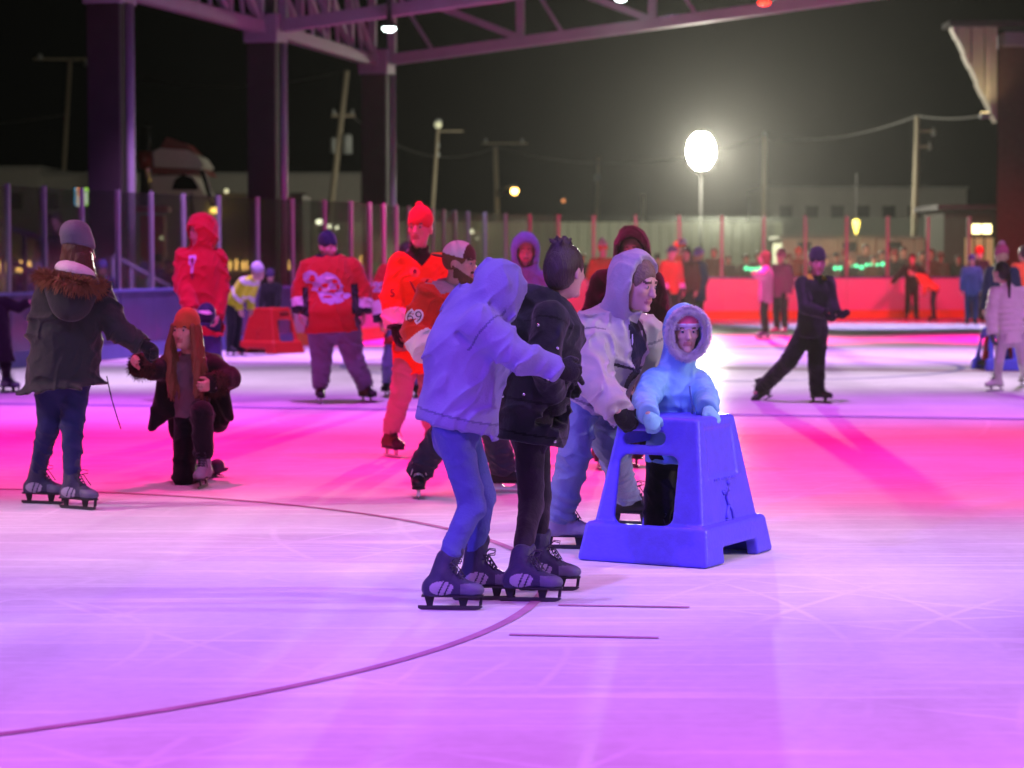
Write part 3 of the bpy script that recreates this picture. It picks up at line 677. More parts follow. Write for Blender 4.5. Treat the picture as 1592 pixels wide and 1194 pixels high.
def px(Y0, **k):
    """joints given as photograph pixels with a depth offset in metres, feet as pixels on the ice"""
    W = {}
    for n, v in k.items():
        if n in ('Ga', 'Gb'): p = G(v[0], v[1]); W[n] = p if len(v) < 3 else P(v[0], v[1], v[2])
        else: W[n] = P(v[0], v[1], Y0+(v[2] if len(v) > 2 else 0))
    return W
def auto(x, gy, ty, yaw, arms=('down', 'down'), stride=.0, lean=0., bend=0., g0=None, wide=.1, hl=None):
    """a standing pose between two pixel heights, facing yaw"""
    g = g0 if g0 is not None else G(x, gy); s = FPX/g.y; Hh = hl if hl else (gy-ty)/s; k = Hh/1.8
    f = yaw_dir(yaw); r = f.cross(Vector((0, 0, 1))); a = -r if (-r).x < r.x else r; b = -a; z = Vector((0, 0, 1))
    if abs(r.x) < .25: a, b = (-r, r)
    def T(hh, la=0, fo=0):
        c = max(0, hh-.95)
        return g+(z*(hh-bend*c*.35)+f*(fo+lean*hh*.3+bend*c)+a*la)*k
    W = dict(H=T(1.66, 0, .03), N=T(1.49), Sa=T(1.43, .17), Sb=T(1.43, -.17), Ha=T(.95, .09), Hb=T(.95, -.09))
    W['Ka'] = T(.55, .07+wide*.3, .04+stride*.6); W['Kb'] = T(.55, -.07-wide*.3, .04-stride*.4)
    W['Ga'] = g+(a*wide+f*stride)*k; W['Gb'] = g-(b*-1*0+a*wide+f*stride)*k
    for sd, n, m in ((1, 'a', arms[0]), (-1, 'b', arms[1])):
        if m == 'down': e, w = T(1.14, sd*.23, -.02), T(.90, sd*.24, .06)
        elif m == 'out': e, w = T(1.22, sd*.36, .0), T(1.02, sd*.55, .06)
        elif m == 'up': e, w = T(1.32, sd*.36, .1), T(1.34, sd*.58, .22)
        elif m == 'fwd': e, w = T(1.18, sd*.2, .16), T(1.12, sd*.16, .42)
        elif m == 'bent': e, w = T(1.15, sd*.25, .02), T(1.08, sd*.06, .2)
        elif m == 'low': e, w = T(1.1, sd*.2, .14), T(.82, sd*.16, .28)
        W['E'+n] = e; W['W'+n] = w
    return W, k

# ================================================================ the setting
Z3 = Vector((0, 0, 1))
def catmull(pts, n=12):
    out = []
    for i in range(len(pts)-1):
        p0, p1, p2, p3 = pts[max(i-1, 0)], pts[i], pts[i+1], pts[min(i+2, len(pts)-1)]
        for k in range(n):
            t = k/n; out.append(.5*((2*p1)+(-p0+p2)*t+(2*p0-5*p1+4*p2-p3)*t*t+(-p0+3*p1-3*p2+p3)*t**3))
    return out+[pts[-1]]
base_px = [(-150, 592), (-30, 579), (50, 570), (200, 557), (320, 547), (435, 540), (560, 531), (650, 518.5), (750, 506), (900, 499.5), (1100, 498), (1330, 496.5), (1556, 495)]
wall = catmull([G(x, y) for x, y in base_px])
# even steps along the curve
def resample(pl, st):
    out = [pl[0].copy()]; acc = 0
    for a, b in zip(pl, pl[1:]):
        L = (b-a).length; d = st-acc
        while d <= L: out.append(a+(b-a)*(d/L)); d += st
        acc = L-(d-st)
    return out
STEP = 1.09
pp = resample(wall, STEP)

# ground, ice
conc = mat('concrete', (.10, .10, .095), .9, .4, 6, .2, var=.3, vscale=1.2)
g = MB(); s_ = 420; g.box((0, 150, -.35), (s_, s_, .3)); tag(g.build('ground', conc), kind='structure')
ice = bpy.data.materials.new('ice'); ice.use_nodes = True
nt = ice.node_tree; b = nt.nodes['Principled BSDF']; N_ = nt.nodes.new; lk = nt.links.new
tc = N_('ShaderNodeTexCoord')
def noise(scale, det, stretch=None, rot=0, ty='ShaderNodeTexNoise'):
    mp = N_('ShaderNodeMapping'); lk(tc.outputs['Object'], mp.inputs[0]); mp.inputs['Rotation'].default_value = (0, 0, rot)
    if stretch: mp.inputs['Scale'].default_value = stretch
    n = N_(ty); n.inputs['Scale'].default_value = scale
    if ty == 'ShaderNodeTexNoise': n.inputs['Detail'].default_value = det
    lk(mp.outputs[0], n.inputs['Vector']); return n
def ramp(src, stops):
    r_ = N_('ShaderNodeValToRGB'); lk(src, r_.inputs[0])
    while len(r_.color_ramp.elements) < len(stops): r_.color_ramp.elements.new(.5)
    for e, (p, c) in zip(r_.color_ramp.elements, stops): e.position = p; e.color = (c, c, c, 1)
    return r_.outputs[0]
def math_(op, a, b_):
    m = N_('ShaderNodeMath'); m.operation = op
    for i, v in enumerate((a, b_)):
        if isinstance(v, (int, float)): m.inputs[i].default_value = v
        else: lk(v, m.inputs[i])
    return m.outputs[0]
cl = noise(.8, 8); st1 = noise(1.0, 5, (.5, 7, 1), .35); st2 = noise(1.0, 5, (.6, 9, 1), 1.15); st3 = noise(1., 5, (.45, 8, 1), -.7)
snow = noise(14, 6); lane = noise(1., 1, (.75, .02, 1), .23)
def rings(cx, cy, sc, dist, th):
    mp = N_('ShaderNodeMapping'); lk(tc.outputs['Object'], mp.inputs[0]); mp.inputs['Location'].default_value = (cx, cy, 0)
    w_ = N_('ShaderNodeTexWave'); w_.wave_type = 'RINGS'; w_.rings_direction = 'Z'; w_.inputs['Scale'].default_value = sc; w_.inputs['Distortion'].default_value = dist; w_.inputs['Detail'].default_value = 2; w_.inputs['Detail Scale'].default_value = .35
    lk(mp.outputs[0], w_.inputs['Vector']); return ramp(w_.outputs[0], [(th, 0), (1, 1)])
msk = ramp(noise(.55, 2).outputs[0], [(.47, 0), (.62, 1)])
arcs = math_('MULTIPLY', math_('MAXIMUM', math_('MAXIMUM', rings(3.5, -9, .55, 3, .986), rings(-5, -14, .42, 4, .987)), math_('MAXIMUM', rings(1, -22, .37, 5, .987), rings(-9, -6, .48, 3, .986))), math_('MULTIPLY', msk, .55))
scr = math_('MAXIMUM', math_('MAXIMUM', ramp(st1.outputs[0], [(.56, 0), (.74, .8)]), ramp(st2.outputs[0], [(.58, 0), (.76, .8)])), math_('MAXIMUM', ramp(st3.outputs[0], [(.58, 0), (.76, .8)]), arcs))
base = math_('ADD', math_('MULTIPLY', ramp(cl.outputs[0], [(.3, 0), (.72, 1)]), .13), math_('ADD', math_('MULTIPLY', scr, .17), math_('ADD', math_('MULTIPLY', snow.outputs[0], .12), math_('MULTIPLY', ramp(lane.outputs[0], [(.44, 0), (.5, 1)]), .05))))
val = math_('ADD', base, .47)
cr = N_('ShaderNodeCombineColor'); lk(val, cr.inputs[0]); lk(val, cr.inputs[1]); lk(math_('ADD', val, .02), cr.inputs[2]); lk(cr.outputs[0], b.inputs['Base Color'])
b.inputs['Specular IOR Level'].default_value = 0
bp = N_('ShaderNodeBump'); bp.inputs['Strength'].default_value = .55; bp.inputs['Distance'].default_value = .008
lk(math_('ADD', math_('MULTIPLY', scr, .5), math_('MULTIPLY', snow.outputs[0], .5)), bp.inputs['Height']); lk(bp.outputs[0], b.inputs['Normal'])
gz = N_('ShaderNodeBsdfGlossy'); gz.inputs['Roughness'].default_value = .24; lk(bp.outputs[0], gz.inputs['Normal'])
wet = ramp(noise(.16, 3).outputs[0], [(.38, .002), (.66, .012)]); mxs = N_('ShaderNodeMixShader'); lk(wet, mxs.inputs[0]); lk(b.outputs[0], mxs.inputs[1]); lk(gz.outputs[0], mxs.inputs[2])
lk(mxs.outputs[0], nt.nodes['Material Output'].inputs[0])
outl = [p.copy() for p in wall]+[Vector((24, 54, 0)), Vector((24, -6, 0)), Vector((-17, -6, 0))]
me = bpy.data.meshes.new('ice'); me.from_pydata([tuple(p) for p in outl], [], [list(range(len(outl)))][:1]); me.materials.append(ice)
if me.polygons[0].normal.z < 0: me.flip_normals()
tag(link('ice', me), kind='structure')
# painted lines under the ice
def sheet(name, quads, m, z=.004):
    me = bpy.data.meshes.new(name); vs = []; fs = []
    for q in quads:
        i = len(vs); vs += [(p[0], p[1], z) for p in q]; fs.append([i+k for k in range(len(q))])
    me.from_pydata(vs, [], fs); me.materials.append(m)
    for p in me.polygons:
        if p.normal.z < 0: p.flip()
    me.update(); return tag(link(name, me), kind='structure')
redp = mat('red_line_under_ice', (.42, .22, .32), .9, .1, 30, 0, var=.30, vscale=7); blup = mat('blue_line_under_ice', (.34, .34, .54), .9, .1, 30, 0, var=.2, vscale=6)
cc = Vector((-4.30, 11.05)); rad = 4.46
def arc(c, r0, w, a0, a1, n=160):
    out = []
    for i in range(n):
        a, b_ = R(a0+(a1-a0)*i/n), R(a0+(a1-a0)*(i+1)/n)
        out.append([(c[0]+(r0-w)*math.cos(a), c[1]+(r0-w)*math.sin(a)), (c[0]+(r0+w)*math.cos(a), c[1]+(r0+w)*math.sin(a)), (c[0]+(r0+w)*math.cos(b_), c[1]+(r0+w)*math.sin(b_)), (c[0]+(r0-w)*math.cos(b_), c[1]+(r0-w)*math.sin(b_))])
    return out
sheet('face_off_circle_line', arc(cc, rad, .024, -115, 115, 150), redp)
def seg(a, b_, w):
    a, b_ = Vector(a[:2]), Vector(b_[:2]); d = (b_-a).normalized(); n = Vector((-d.y, d.x))*w
    return [a-n, b_-n, b_+n, a+n]
sheet('hash_mark_line', [seg(G(868, 941.5), G(1072, 945), .020), seg(G(792, 987.5), G(1024, 992.5), .020)], redp)
a, b_ = G(0, 628), G(1592, 652); dv = (b_-a)
sheet('blue_line', [seg(a-dv*.3, b_+dv*.5, .13)], blup)
a, b_ = G(0, 560), G(1592, 578); dv = (b_-a)
sheet('centre_line', [seg(a+dv*.1, b_+dv*.5, .14)], redp)
sheet('centre_circle_line', arc((G(1010, 568)+Vector((0, 0, 0)))[:2], 4.4, .05, 0, 360, 120), blup)

# ---------------------------------------------------------------- rink boards with glass
BO = empty('rink_boards', wall[0], 'white dasher boards and tall clear glass curving round the far end of the ice', 'rink boards')
white = mat('white_board_plastic', (.62, .62, .63), .35, .06, 8, .4, var=.05, vscale=2)
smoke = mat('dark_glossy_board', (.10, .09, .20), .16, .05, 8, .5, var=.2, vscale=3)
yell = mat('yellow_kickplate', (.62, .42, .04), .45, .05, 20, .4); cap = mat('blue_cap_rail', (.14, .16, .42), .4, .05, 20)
alu = mat('aluminium_post', (.36, .36, .38), .38, .05, 30, .5, .35)
glass = bpy.data.materials.new('scuffed_glass'); glass.use_nodes = True; nt = glass.node_tree; nt.nodes.clear(); N_ = nt.nodes.new; lk = nt.links.new
o_ = N_('ShaderNodeOutputMaterial'); tr = N_('ShaderNodeBsdfTransparent'); tr.inputs[0].default_value = (.93, .96, .93, 1); gl_ = N_('ShaderNodeBsdfGlossy'); gl_.inputs['Roughness'].default_value = .12
tl = N_('ShaderNodeBsdfTranslucent'); tl.inputs[0].default_value = (.85, .9, .8, 1); fr = N_('ShaderNodeFresnel'); fr.inputs[0].default_value = 1.35
tc = N_('ShaderNodeTexCoord'); mp = N_('ShaderNodeMapping'); lk(tc.outputs['Object'], mp.inputs[0]); mp.inputs['Scale'].default_value = (6, 6, .9)
nz = N_('ShaderNodeTexNoise'); nz.inputs['Scale'].default_value = 2.2; nz.inputs['Detail'].default_value = 6; lk(mp.outputs[0], nz.inputs[0])
mr = N_('ShaderNodeMapRange'); lk(nz.outputs[0], mr.inputs[0]); mr.inputs[1].default_value = .35; mr.inputs[2].default_value = .75; mr.inputs[3].default_value = .012; mr.inputs[4].default_value = .04
m1 = N_('ShaderNodeMixShader'); m2 = N_('ShaderNodeMixShader'); lk(mr.outputs[0], m1.inputs[0]); lk(tr.outputs[0], m1.inputs[1]); lk(tl.outputs[0], m1.inputs[2])
fm = N_('ShaderNodeMath'); fm.operation = 'MULTIPLY'; lk(fr.outputs[0], fm.inputs[0]); fm.inputs[1].default_value = .7
lk(fm.outputs[0], m2.inputs[0]); lk(m1.outputs[0], m2.inputs[1]); lk(gl_.outputs[0], m2.inputs[2]); lk(m2.outputs[0], o_.inputs[0])
TOP = 2.55
for i in range(len(pp)-1):
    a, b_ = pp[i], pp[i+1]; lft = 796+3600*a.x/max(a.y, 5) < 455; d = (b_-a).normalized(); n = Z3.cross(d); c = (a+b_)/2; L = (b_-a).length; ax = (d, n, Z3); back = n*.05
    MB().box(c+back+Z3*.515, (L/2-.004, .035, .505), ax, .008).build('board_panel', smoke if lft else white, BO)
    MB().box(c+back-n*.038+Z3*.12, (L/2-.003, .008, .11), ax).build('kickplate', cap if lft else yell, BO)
    MB().box(c+back+Z3*1.04, (L/2, .05, .022), ax, .006).build('cap_rail', cap, BO)
    MB().box(c+back+Z3*(1.066+TOP)/2, (L/2-.03, .006, (TOP-1.066)/2), ax).build('glass_pane', glass, BO)
    MB().box(a+back+Z3*((1.064+TOP)/2+.012), (.022 if lft else .030, .03, (TOP-1.064)/2+.012), ax, .005).build('post', alu, BO)
d = (pp[-1]-pp[-2]).normalized(); MB().box(pp[-1]+Z3*((1.064+TOP)/2+.012), (.034, .03, (TOP-1.064)/2+.012), (d, Z3.cross(d), Z3)).build('post', alu, BO)

# ---------------------------------------------------------------- steel roof frame: columns and trusses
steel = mat('painted_steel', (.33, .31, .33), .55, .12, 12, .4, var=.12, vscale=3); cold = mat('brown_column_cladding', (.05, .036, .036), .7, .3, 10, .2, var=.2, vscale=3)
pipe = mat('galvanised_pipe', (.5, .5, .49), .45, .1, 30, .5, .3)
HT = 6.0
def at_h(px_, py_, z): return G(px_, py_, z)
C1, C2, C3 = at_h(170, -21, HT), at_h(413, 44, HT), at_h(586, 96, HT)
ax_r = (C3-C1).normalized(); ax_r.z = 0; ax_r.normalize(); ax_c = Vector((ax_r.y, -ax_r.x, 0))
for i, (c, lb) in enumerate(((C1, 'dark clad roof column nearest the left edge, a magenta lit pipe on its right'), (C2, 'middle dark roof column with a pale pipe down its right side'), (C3, 'farthest dark roof column, standing under the corner of the trusses'))):
    p = Vector((c.x, c.y, 0)); e = empty('roof_column', p, lb, 'column', 'columns carrying the rink roof')
    MB().box(p+Z3*(HT/2-.2), (.29, .29, HT/2+.15), (ax_c, ax_r, Z3), .02).build('shaft', cold, e)
    MB().box(p+Z3*(HT-.02), (.34, .34, .28), (ax_c, ax_r, Z3), .02).build('head_plate', steel, e)
    MB().tube([p+Vector((.36, -.2, 0)), p+Vector((.36, -.2, HT-.3))], .075, 10).build('downpipe', pipe, e, True)
    MB().box(p+Z3*.12, (.42, .42, .12), (ax_c, ax_r, Z3), .02).build('base_plate', conc, e)
def truss(a, b_, hh, n, label, rise=0):
    e = empty('roof_truss', a, label, 'roof truss', 'roof trusses over the rink'); d = (b_-a).normalized(); w = d.cross(Z3).normalized(); u_ = w.cross(d)
    def bar(p, q, r0, nm, r1=None):
        dd = (q-p); L = dd.length; dd.normalize(); s = dd.cross(w).normalized(); MB().box((p+q)/2, (L/2, r1 or r0, r0), (dd, w, s), .01).build(nm, steel, e)
    L = (b_-a).length; bar(a, b_, .12, 'lower_chord', .13); bar(a+Z3*hh, b_+Z3*hh, .12, 'upper_chord', .13)
    for k in range(n+1):
        p = a+d*(L*k/n)
        bar(p+Z3*.12, p+Z3*(hh-.12), .085, 'web_post')
        if k < n:
            q = a+d*(L*(k+1)/n)
            bar(p+Z3*(hh-.15)+d*.1, q+Z3*.14-d*.1, .075, 'web_diagonal', .06)
            bar(p+Z3*(hh-.2)+d*.14+w*.1, p+d*(L/n*.32)+Z3*.12+w*.1, .04, 'brace', .03)
    return e
for p, q, nm in ((C1-ax_r*9, C1, 'purple truss along the left side of the roof, nearest to the camera'), (C1, C2, 'purple truss running from the nearest column to the middle column'), (C2, C3, 'short purple truss between the middle and the farthest column')):
    truss(p+ax_r*.36, q-ax_r*.36, 1.5, 4, nm)
xd = ax_c.copy()
def cross_end(c, px_):                 # walk along the cross direction till the picture column px_
    k = (px_-W0/2)/FPX; t = (k*c.y-c.x)/(xd.x-k*xd.y); return c+xd*t
e3 = cross_end(C3, 1350); e3z = CAMH+(HOR+5)/FPX*e3.y; s3 = (e3z-HT)/(e3-C3).length
t3 = xd+Z3*s3
truss(C3+t3*.36, C3+t3*24.36, 1.7, 8, 'purple cross truss rising to the right over the far end, a red lamp under it')
truss(C2+t3*.36, C2+t3*20.36, 1.7, 7, 'nearer purple cross truss at the top edge, a white lamp under it')
def roof_lamp(p, m, label, colr=None):
    e = empty('lamp', p, label, 'lamp', 'lamps hung under the roof trusses'); blk = mat('black_lamp_housing', (.02, .02, .022), .5)
    MB().tube([p+Z3*.42, p+Z3*.14, p+Z3*.02, p], [.03, .06, .16, .165], 14).build('housing', blk, e, True)
    MB().ball(p-Z3*.01, .13, 14, 8, (1, 1, .55)).build('lens', m, e, True)
    MB().box(p+Z3*.52, (.05, .05, .12)).build('bracket', blk, e)
roof_lamp(P(605, 43, C2.y-1.2), emis('white_lamp_glow', (.8, 1, .95), 14), 'white roof lamp shining beside the farthest column head')
roof_lamp(P(965, -3, C3.y-2.3), emis('white_lamp_glow', 0, 0), 'white roof lamp cut off by the top edge, centre')
roof_lamp(P(1188, 3, C3.y-3.5), emis('red_lamp_glow', (1, .02, .01), 9), 'red roof lamp under the far cross truss')

# ---------------------------------------------------------------- flood light tower
FP = P(1090, 235, 70)
fe = empty('floodlight_tower', (FP.x, FP.y, 0), 'blazing white floodlight on a mast beyond the far boards', 'floodlight')
mast = mat('dark_mast', (.03, .03, .03), .6)
MB().tube([(FP.x, FP.y, 0), (FP.x, FP.y, FP.z-.62)], [.06, .04], 10).build('mast', mast, fe, True)
MB().box((FP.x, FP.y+.3, .35), (.9, .6, .35), None, .05).build('generator', mat('generator_yellow', (.5, .33, .04), .5), fe)
hot = emis('flood_lens_glow', (1, .96, .82), 260)
MB().ball(FP, 1, 28, 20, (.42, .40, .57)).build('bloom_lens', hot, fe, True)  # glowing ellipsoid shaped to give the lamp's round bloom
MB().tube([FP+Z3*.53, FP+Z3*.61, FP+Z3*.64], [.22, .16, .05], 16).build('top_cap', mast, fe, True)
MB().tube([FP-Z3*.68, FP-Z3*.55], [.12, .20], 16).build('lower_collar', mast, fe, True)
fl = spot((FP.x, FP.y-.65, FP.z), (4.2, 19, 1.6), (1, .95, .78), 120000, 21, 1, .3); fl.name = 'flood_beam'
l = bpy.data.lights.new('flood_spill', 'POINT'); l.energy = 1200; l.color = (1, .93, .7); l.shadow_soft_size = .4; o = bpy.data.objects.new('flood_spill', l); col.objects.link(o); o.location = (FP.x, FP.y-.95, FP.z)

# ---------------------------------------------------------------- poles and wires
wood = mat('weathered_pole_wood', (.30, .26, .19), .85, .5, 14, .2, stretch=(6, 6, .6)); insu = mat('pole_hardware', (.28, .30, .29), .6); wire = mat('power_cable', (.09, .09, .085), .6)
POLES = {}
def pole(key, tpx, bpx, Y, rpx, label, extra=None, cat='utility pole'):
    t = P(tpx[0], tpx[1], Y); b0 = P(bpx[0], bpx[1], Y); d = (t-b0)/(t.z-b0.z); root = b0-d*b0.z; r_ = rpx*Y/FPX/2
    e = empty('utility_pole', root, label, cat, 'poles behind the rink'); MB().tube([root, t], [r_*1.15, r_*.85], 9).build('pole', wood, e, True); POLES[key] = t
    s = Y/FPX
    for k, (kind, x, y, w, h_) in enumerate(extra or ()):
        c = P(x, y, Y)
        if kind == 'arm': MB().box(c, (w*s/2, .05, h_*s/2)).build('crossarm', wood, e)
        elif kind == 'can': MB().tube([c-Z3*h_*s/2, c+Z3*h_*s*.4, c+Z3*h_*s/2], [w*s/2, w*s/2, w*s/3], 12).build('transformer', insu, e, True)
        elif kind == 'ins': MB().tube([c-Z3*h_*s/2, c, c+Z3*h_*s/2], [w*s/3, w*s/2, w*s/4], 8).build('insulator', insu, e, True)
        elif kind == 'box': MB().box(c, (w*s/2, .15, h_*s/2), None, .02).build('switch_box', insu, e)
    return e
pole('l', (109, 92), (94, 350), 95, 7, 'thin dim leaning pole left of the nearest column', [('arm', 100, 92, 95, 3), ('ins', 62, 88, 9, 10), ('ins', 135, 98, 9, 10)])
pole('m', (539, 110), (512, 345), 80, 10, 'leaning wooden pole carrying a transformer, between two columns', [('can', 539, 224, 17, 30), ('can', 518, 226, 9, 24), ('arm', 534, 180, 36, 4), ('ins', 519, 174, 5, 10), ('ins', 548, 175, 5, 10)])
pole('n', (681, 195), (672, 330), 78, 6, 'slim pole with a small floodlight on top, right of the farthest column', [('ins', 681, 226, 5, 9), ('ins', 681, 240, 6, 8), ('arm', 700, 204, 40, 2)])
pole('o', (770, 228), (773, 335), 90, 8, 'dim wooden pole beside the orange street lamp', [('arm', 785, 223, 70, 2), ('ins', 755, 219, 5, 7), ('ins', 812, 219, 5, 7)])
pole('p', (931, 243), (928, 335), 110, 6, 'faint dark pole left of the floodlight', [('box', 929, 276, 8, 10)])
pole('s', (1000, 303), (1000, 338), 100, 5, 'short faint post just above the glass, left of the floodlight')
pole('q', (1189, 212), (1187, 345), 84, 8, 'straight pale pole right of the floodlight', [('ins', 1189, 208, 6, 8)])
pole('r', (1427, 180), (1421, 372), 70, 10, 'tall yellowish wooden pole near the right building', [('arm', 1441, 204, 26, 4), ('ins', 1451, 205, 8, 12), ('arm', 1437, 228, 22, 4), ('ins', 1445, 227, 7, 14)])
def cable(a, b_, sag, label, r_=.025):
    pts = [a+(b_-a)*(k/14)-Z3*(sag*4*(k/14)*(1-k/14)) for k in range(15)]
    o = MB().tube(pts, r_, 5).build('power_line', wire, None, True); tag(o, label, 'power line', 'power lines between the poles')
cable(POLES['q'], POLES['r'], .35, 'power line from the pale pole to the tall yellowish pole', .03)
cable(POLES['r'], P(1535, 178, 66), .1, 'power line from the tall yellowish pole to the right building', .03)
cable(POLES['l']+Vector((-6, 0, -2.6)), POLES['l']-Z3*2.2, .2, 'faint power line running off the left edge')
cable(POLES['l'], POLES['m'], .8, 'long faint power line behind the left columns')
cable(POLES['m']-Z3*1.4, POLES['o'], .9, 'faint power line behind the farthest column')
cable(POLES['o'], POLES['q'], .8, 'power line passing behind the floodlight')
def street_lamp(px_, py_, Y, rpx, m, label, arm_to=None):
    c = P(px_, py_, Y); e = empty('street_lamp', c, label, 'street lamp'); r_ = rpx*Y/FPX
    MB().ball(c, r_, 14, 10, (1, 1, .95)).build('globe', m, e, True)
    MB().tube([c+Z3*r_*.7, c+Z3*r_*1.3, c+Z3*r_*1.5], [r_*1.05, r_*.8, r_*.2], 12).build('shade', insu, e, True)
    if arm_to is not None: MB().tube([c+Z3*r_*1.4, (c+arm_to)/2+Z3*.25, arm_to], .05, 6).build('arm', insu, e, True)
street_lamp(800, 297, 88, 5.6, emis('sodium_glow', (1, .55, .12), 16), 'round orange street lamp glowing against the dark sky', P(773, 306, 90))
street_lamp(876, 312, 120, 2.6, emis('dim_sodium_glow', (1, .35, .12), 1.6), 'tiny dim reddish street lamp right of the orange one')
street_lamp(681, 194, 77.5, 6.0, emis('dim_white_glow', (.8, .8, .5), .55), 'small pale floodlight head on the slim pole')

# ---------------------------------------------------------------- buildings behind
brick = mat('dark_brick', (.11, .06, .05), .9, .6, 30, .2, var=.25); sid = mat('grey_siding', (.30, .29, .26), .8, .25, 5, .2, var=.12); pal = mat('pale_wall', (.55, .55, .42), .8, .15, 4); dkw = mat('dark_opening', (.02, .02, .02), .6)
def quadbox(mb, x0, y0, x1, y1, Y, dep):     # box whose face fills the pixel rectangle at depth Y
    a, b_ = P(x0, y1, Y), P(x1, y0, Y); z0 = a.z; mb.box(((a.x+b_.x)/2, Y+dep/2, (z0+b_.z)/2), (abs(b_.x-a.x)/2, dep/2, abs(b_.z-z0)/2)); return mb
def ground_y(Y): return HOR+CAMH*FPX/Y
# right brick building
Y = 61.0; e = empty('brick_building', P(1700, ground_y(Y), Y), 'dark brick building at the right edge with a sloping lit soffit', 'building')
p0 = P(1549, 400, Y); wb = MB(); zt = P(1549, 70, Y).z; pl = [(p0.x, Y), (p0.x+9, Y-.6), (p0.x+11, Y+9), (p0.x*(Y+9)/Y+.3, Y+9)]
wb.prism(pl, Vector((0, 0, zt/2)), Vector((1, 0, 0)), Vector((0, 1, 0)), Z3, zt).build('wall', brick, e)
quadbox(MB(), 1562, 50, 1900, 70.5, Y-.4, 1.2).build('fascia_band', mat('purple_grey_fascia', (.3, .28, .33), .6), e)
quadbox(MB(), 1476, 32, 1900, 40, Y-.4, 1.0).build('roof_edge', mat('dark_roof_metal', (.06, .055, .06), .5), e)
sof = mat('ribbed_soffit', (.55, .52, .42), .5, .2, 8, .3)
for k in range(8):                    # ribs of the soffit gusset, each a board
    x0 = 1480+10.2*k; x1 = x0+9.4; yb = lambda x: min(190, 40+(x-1480)*2.2)
    if x0 > 1549: continue
    q = [P(x0, 40, Y), P(x1, 40, Y), P(x1, yb(x1), Y), P(x0, yb(x0)+1, Y)]
    bm = MB(); bm.prism([(v.x, v.z) for v in q], Vector((0, Y+.3-.12*(k % 2), 0)), Vector((1, 0, 0)), Z3, Vector((0, 1, 0)), .5); bm.build('soffit_board', sof, e)
c = P(1531, 180, Y-.5); f_ = empty('wall_lamp', c, 'small pale lamp fixture at the tip of the lit soffit', 'lamp'); MB().box(c, (.12, .14, .07), None, .02).build('housing', insu, f_); MB().box(c+Z3*.08, (.09, .1, .012)).build('lens', emis('warm_lamp_glow', (1, .75, .35), 3), f_)
sp = spot(P(1536, 168, Y-.9), P(1518, 70, Y+.3), (1, .80, .42), 36, 110, 1, .05)
# long low grey building, right
Y = 92.0; e = empty('low_building', P(1330, ground_y(Y), Y), 'long low grey building behind the glass on the right', 'building')
quadbox(MB(), 1196, 294, 1503, ground_y(Y), Y, 8).build('wall', sid, e); quadbox(MB(), 1194, 290, 1505, 294.4, Y-.3, 8.6).build('roof_edge', mat('roof_trim', (.24, .24, .22), .7), e)
for k in range(7): quadbox(MB(), 1212+40*k, 320, 1232+40*k, 338, Y-.06, .1).build('window', dkw, e)
Y = 66.5; e = empty('site_trailer', P(1335, ground_y(Y), Y), 'pale floodlit trailer wall behind the spectators on the right', 'trailer')
for k in range(8): quadbox(MB(), 1216+29.4*k, 371, 1244.8+29.4*k, 436, Y, 2.4-.02*(k % 2)).build('wall_panel', pal, e)
quadbox(MB(), 1212, 367, 1456, 371.4, Y-.1, 2.7).build('roof_edge', sid, e); quadbox(MB(), 1216, 396, 1452, 398, Y-.05, .06).build('trim_strip', insu, e)
for k in range(3): quadbox(MB(), 1240+70*k, 376, 1262+70*k, 392, Y-.04, .06).build('window', dkw, e)
spot(P(1330, 330, Y-7), P(1335, 400, Y), (1, .95, .7), 330, 100, 1, .1)  # unseen spot that lights the trailer wall
# dark kiosk with lit windows on the right
Y = 63.5; e = empty('kiosk', P(1510, ground_y(Y), Y), 'dark kiosk behind the right end of the glass with two lit windows', 'kiosk')
quadbox(MB(), 1466, 325, 1600, ground_y(Y), Y, 3).build('wall', mat('dark_kiosk_wall', (.06, .055, .05), .8), e); quadbox(MB(), 1458, 318, 1600, 326, Y-.5, 3.8).build('roof', mat('dark_roof_metal', 0), e)
lw = emis('lit_window_glow', (1, .86, .4), 5); ldo = emis('lit_door_glow', (1, .78, .35), .22)
for x0 in (1512, 1528): quadbox(MB(), x0, 349, x0+13, 363, Y-.05, .08).build('window', lw, e)
for x0 in (1500, 1516, 1532): quadbox(MB(), x0, 370, x0+13, 430, Y-.05, .08).build('door_pane', ldo, e)
# left low buildings
Y = 88.0; e = empty('long_shed', P(150, ground_y(Y), Y), 'long dim beige shed behind the left glass', 'building')
quadbox(MB(), -140, 262, 60, ground_y(Y), Y, 8).build('wall', sid, e); quadbox(MB(), 60.5, 272, 560, ground_y(Y), Y+.5, 8).build('wall', sid, e)
for k in range(9): quadbox(MB(), 10+55*k, 300, 34+55*k, 325, Y-.06, .5).build('window', dkw, e)
quadbox(MB(), -144, 258, 64, 262.4, Y-.3, 8.6).build('roof', mat('roof_trim', 0), e); quadbox(MB(), 64.5, 268, 564, 272.4, Y+.2, 8.6).build('roof', mat('roof_trim', 0), e)
spot(P(160, 120, 70), P(160, 320, 88), (1, .9, .6), 260, 100, 1, .2)  # unseen fill spot on the shed wall
Y = 86.0; e = empty('corrugated_fence', P(640, ground_y(Y), Y), 'pale corrugated fence behind the glass in the middle', 'fence')
for k in range(46): quadbox(MB(), 486+15.9*k, 345, 486+15.9*k+15.2, ground_y(Y), Y-.08*(k % 2), .1).build('fence_panel', pal, e)
spot(P(800, 215, 74), P(820, 390, 86), (1, .93, .62), 200, 140, 1, .2)  # unseen fill spot on the fence, feeding the glow of the panes
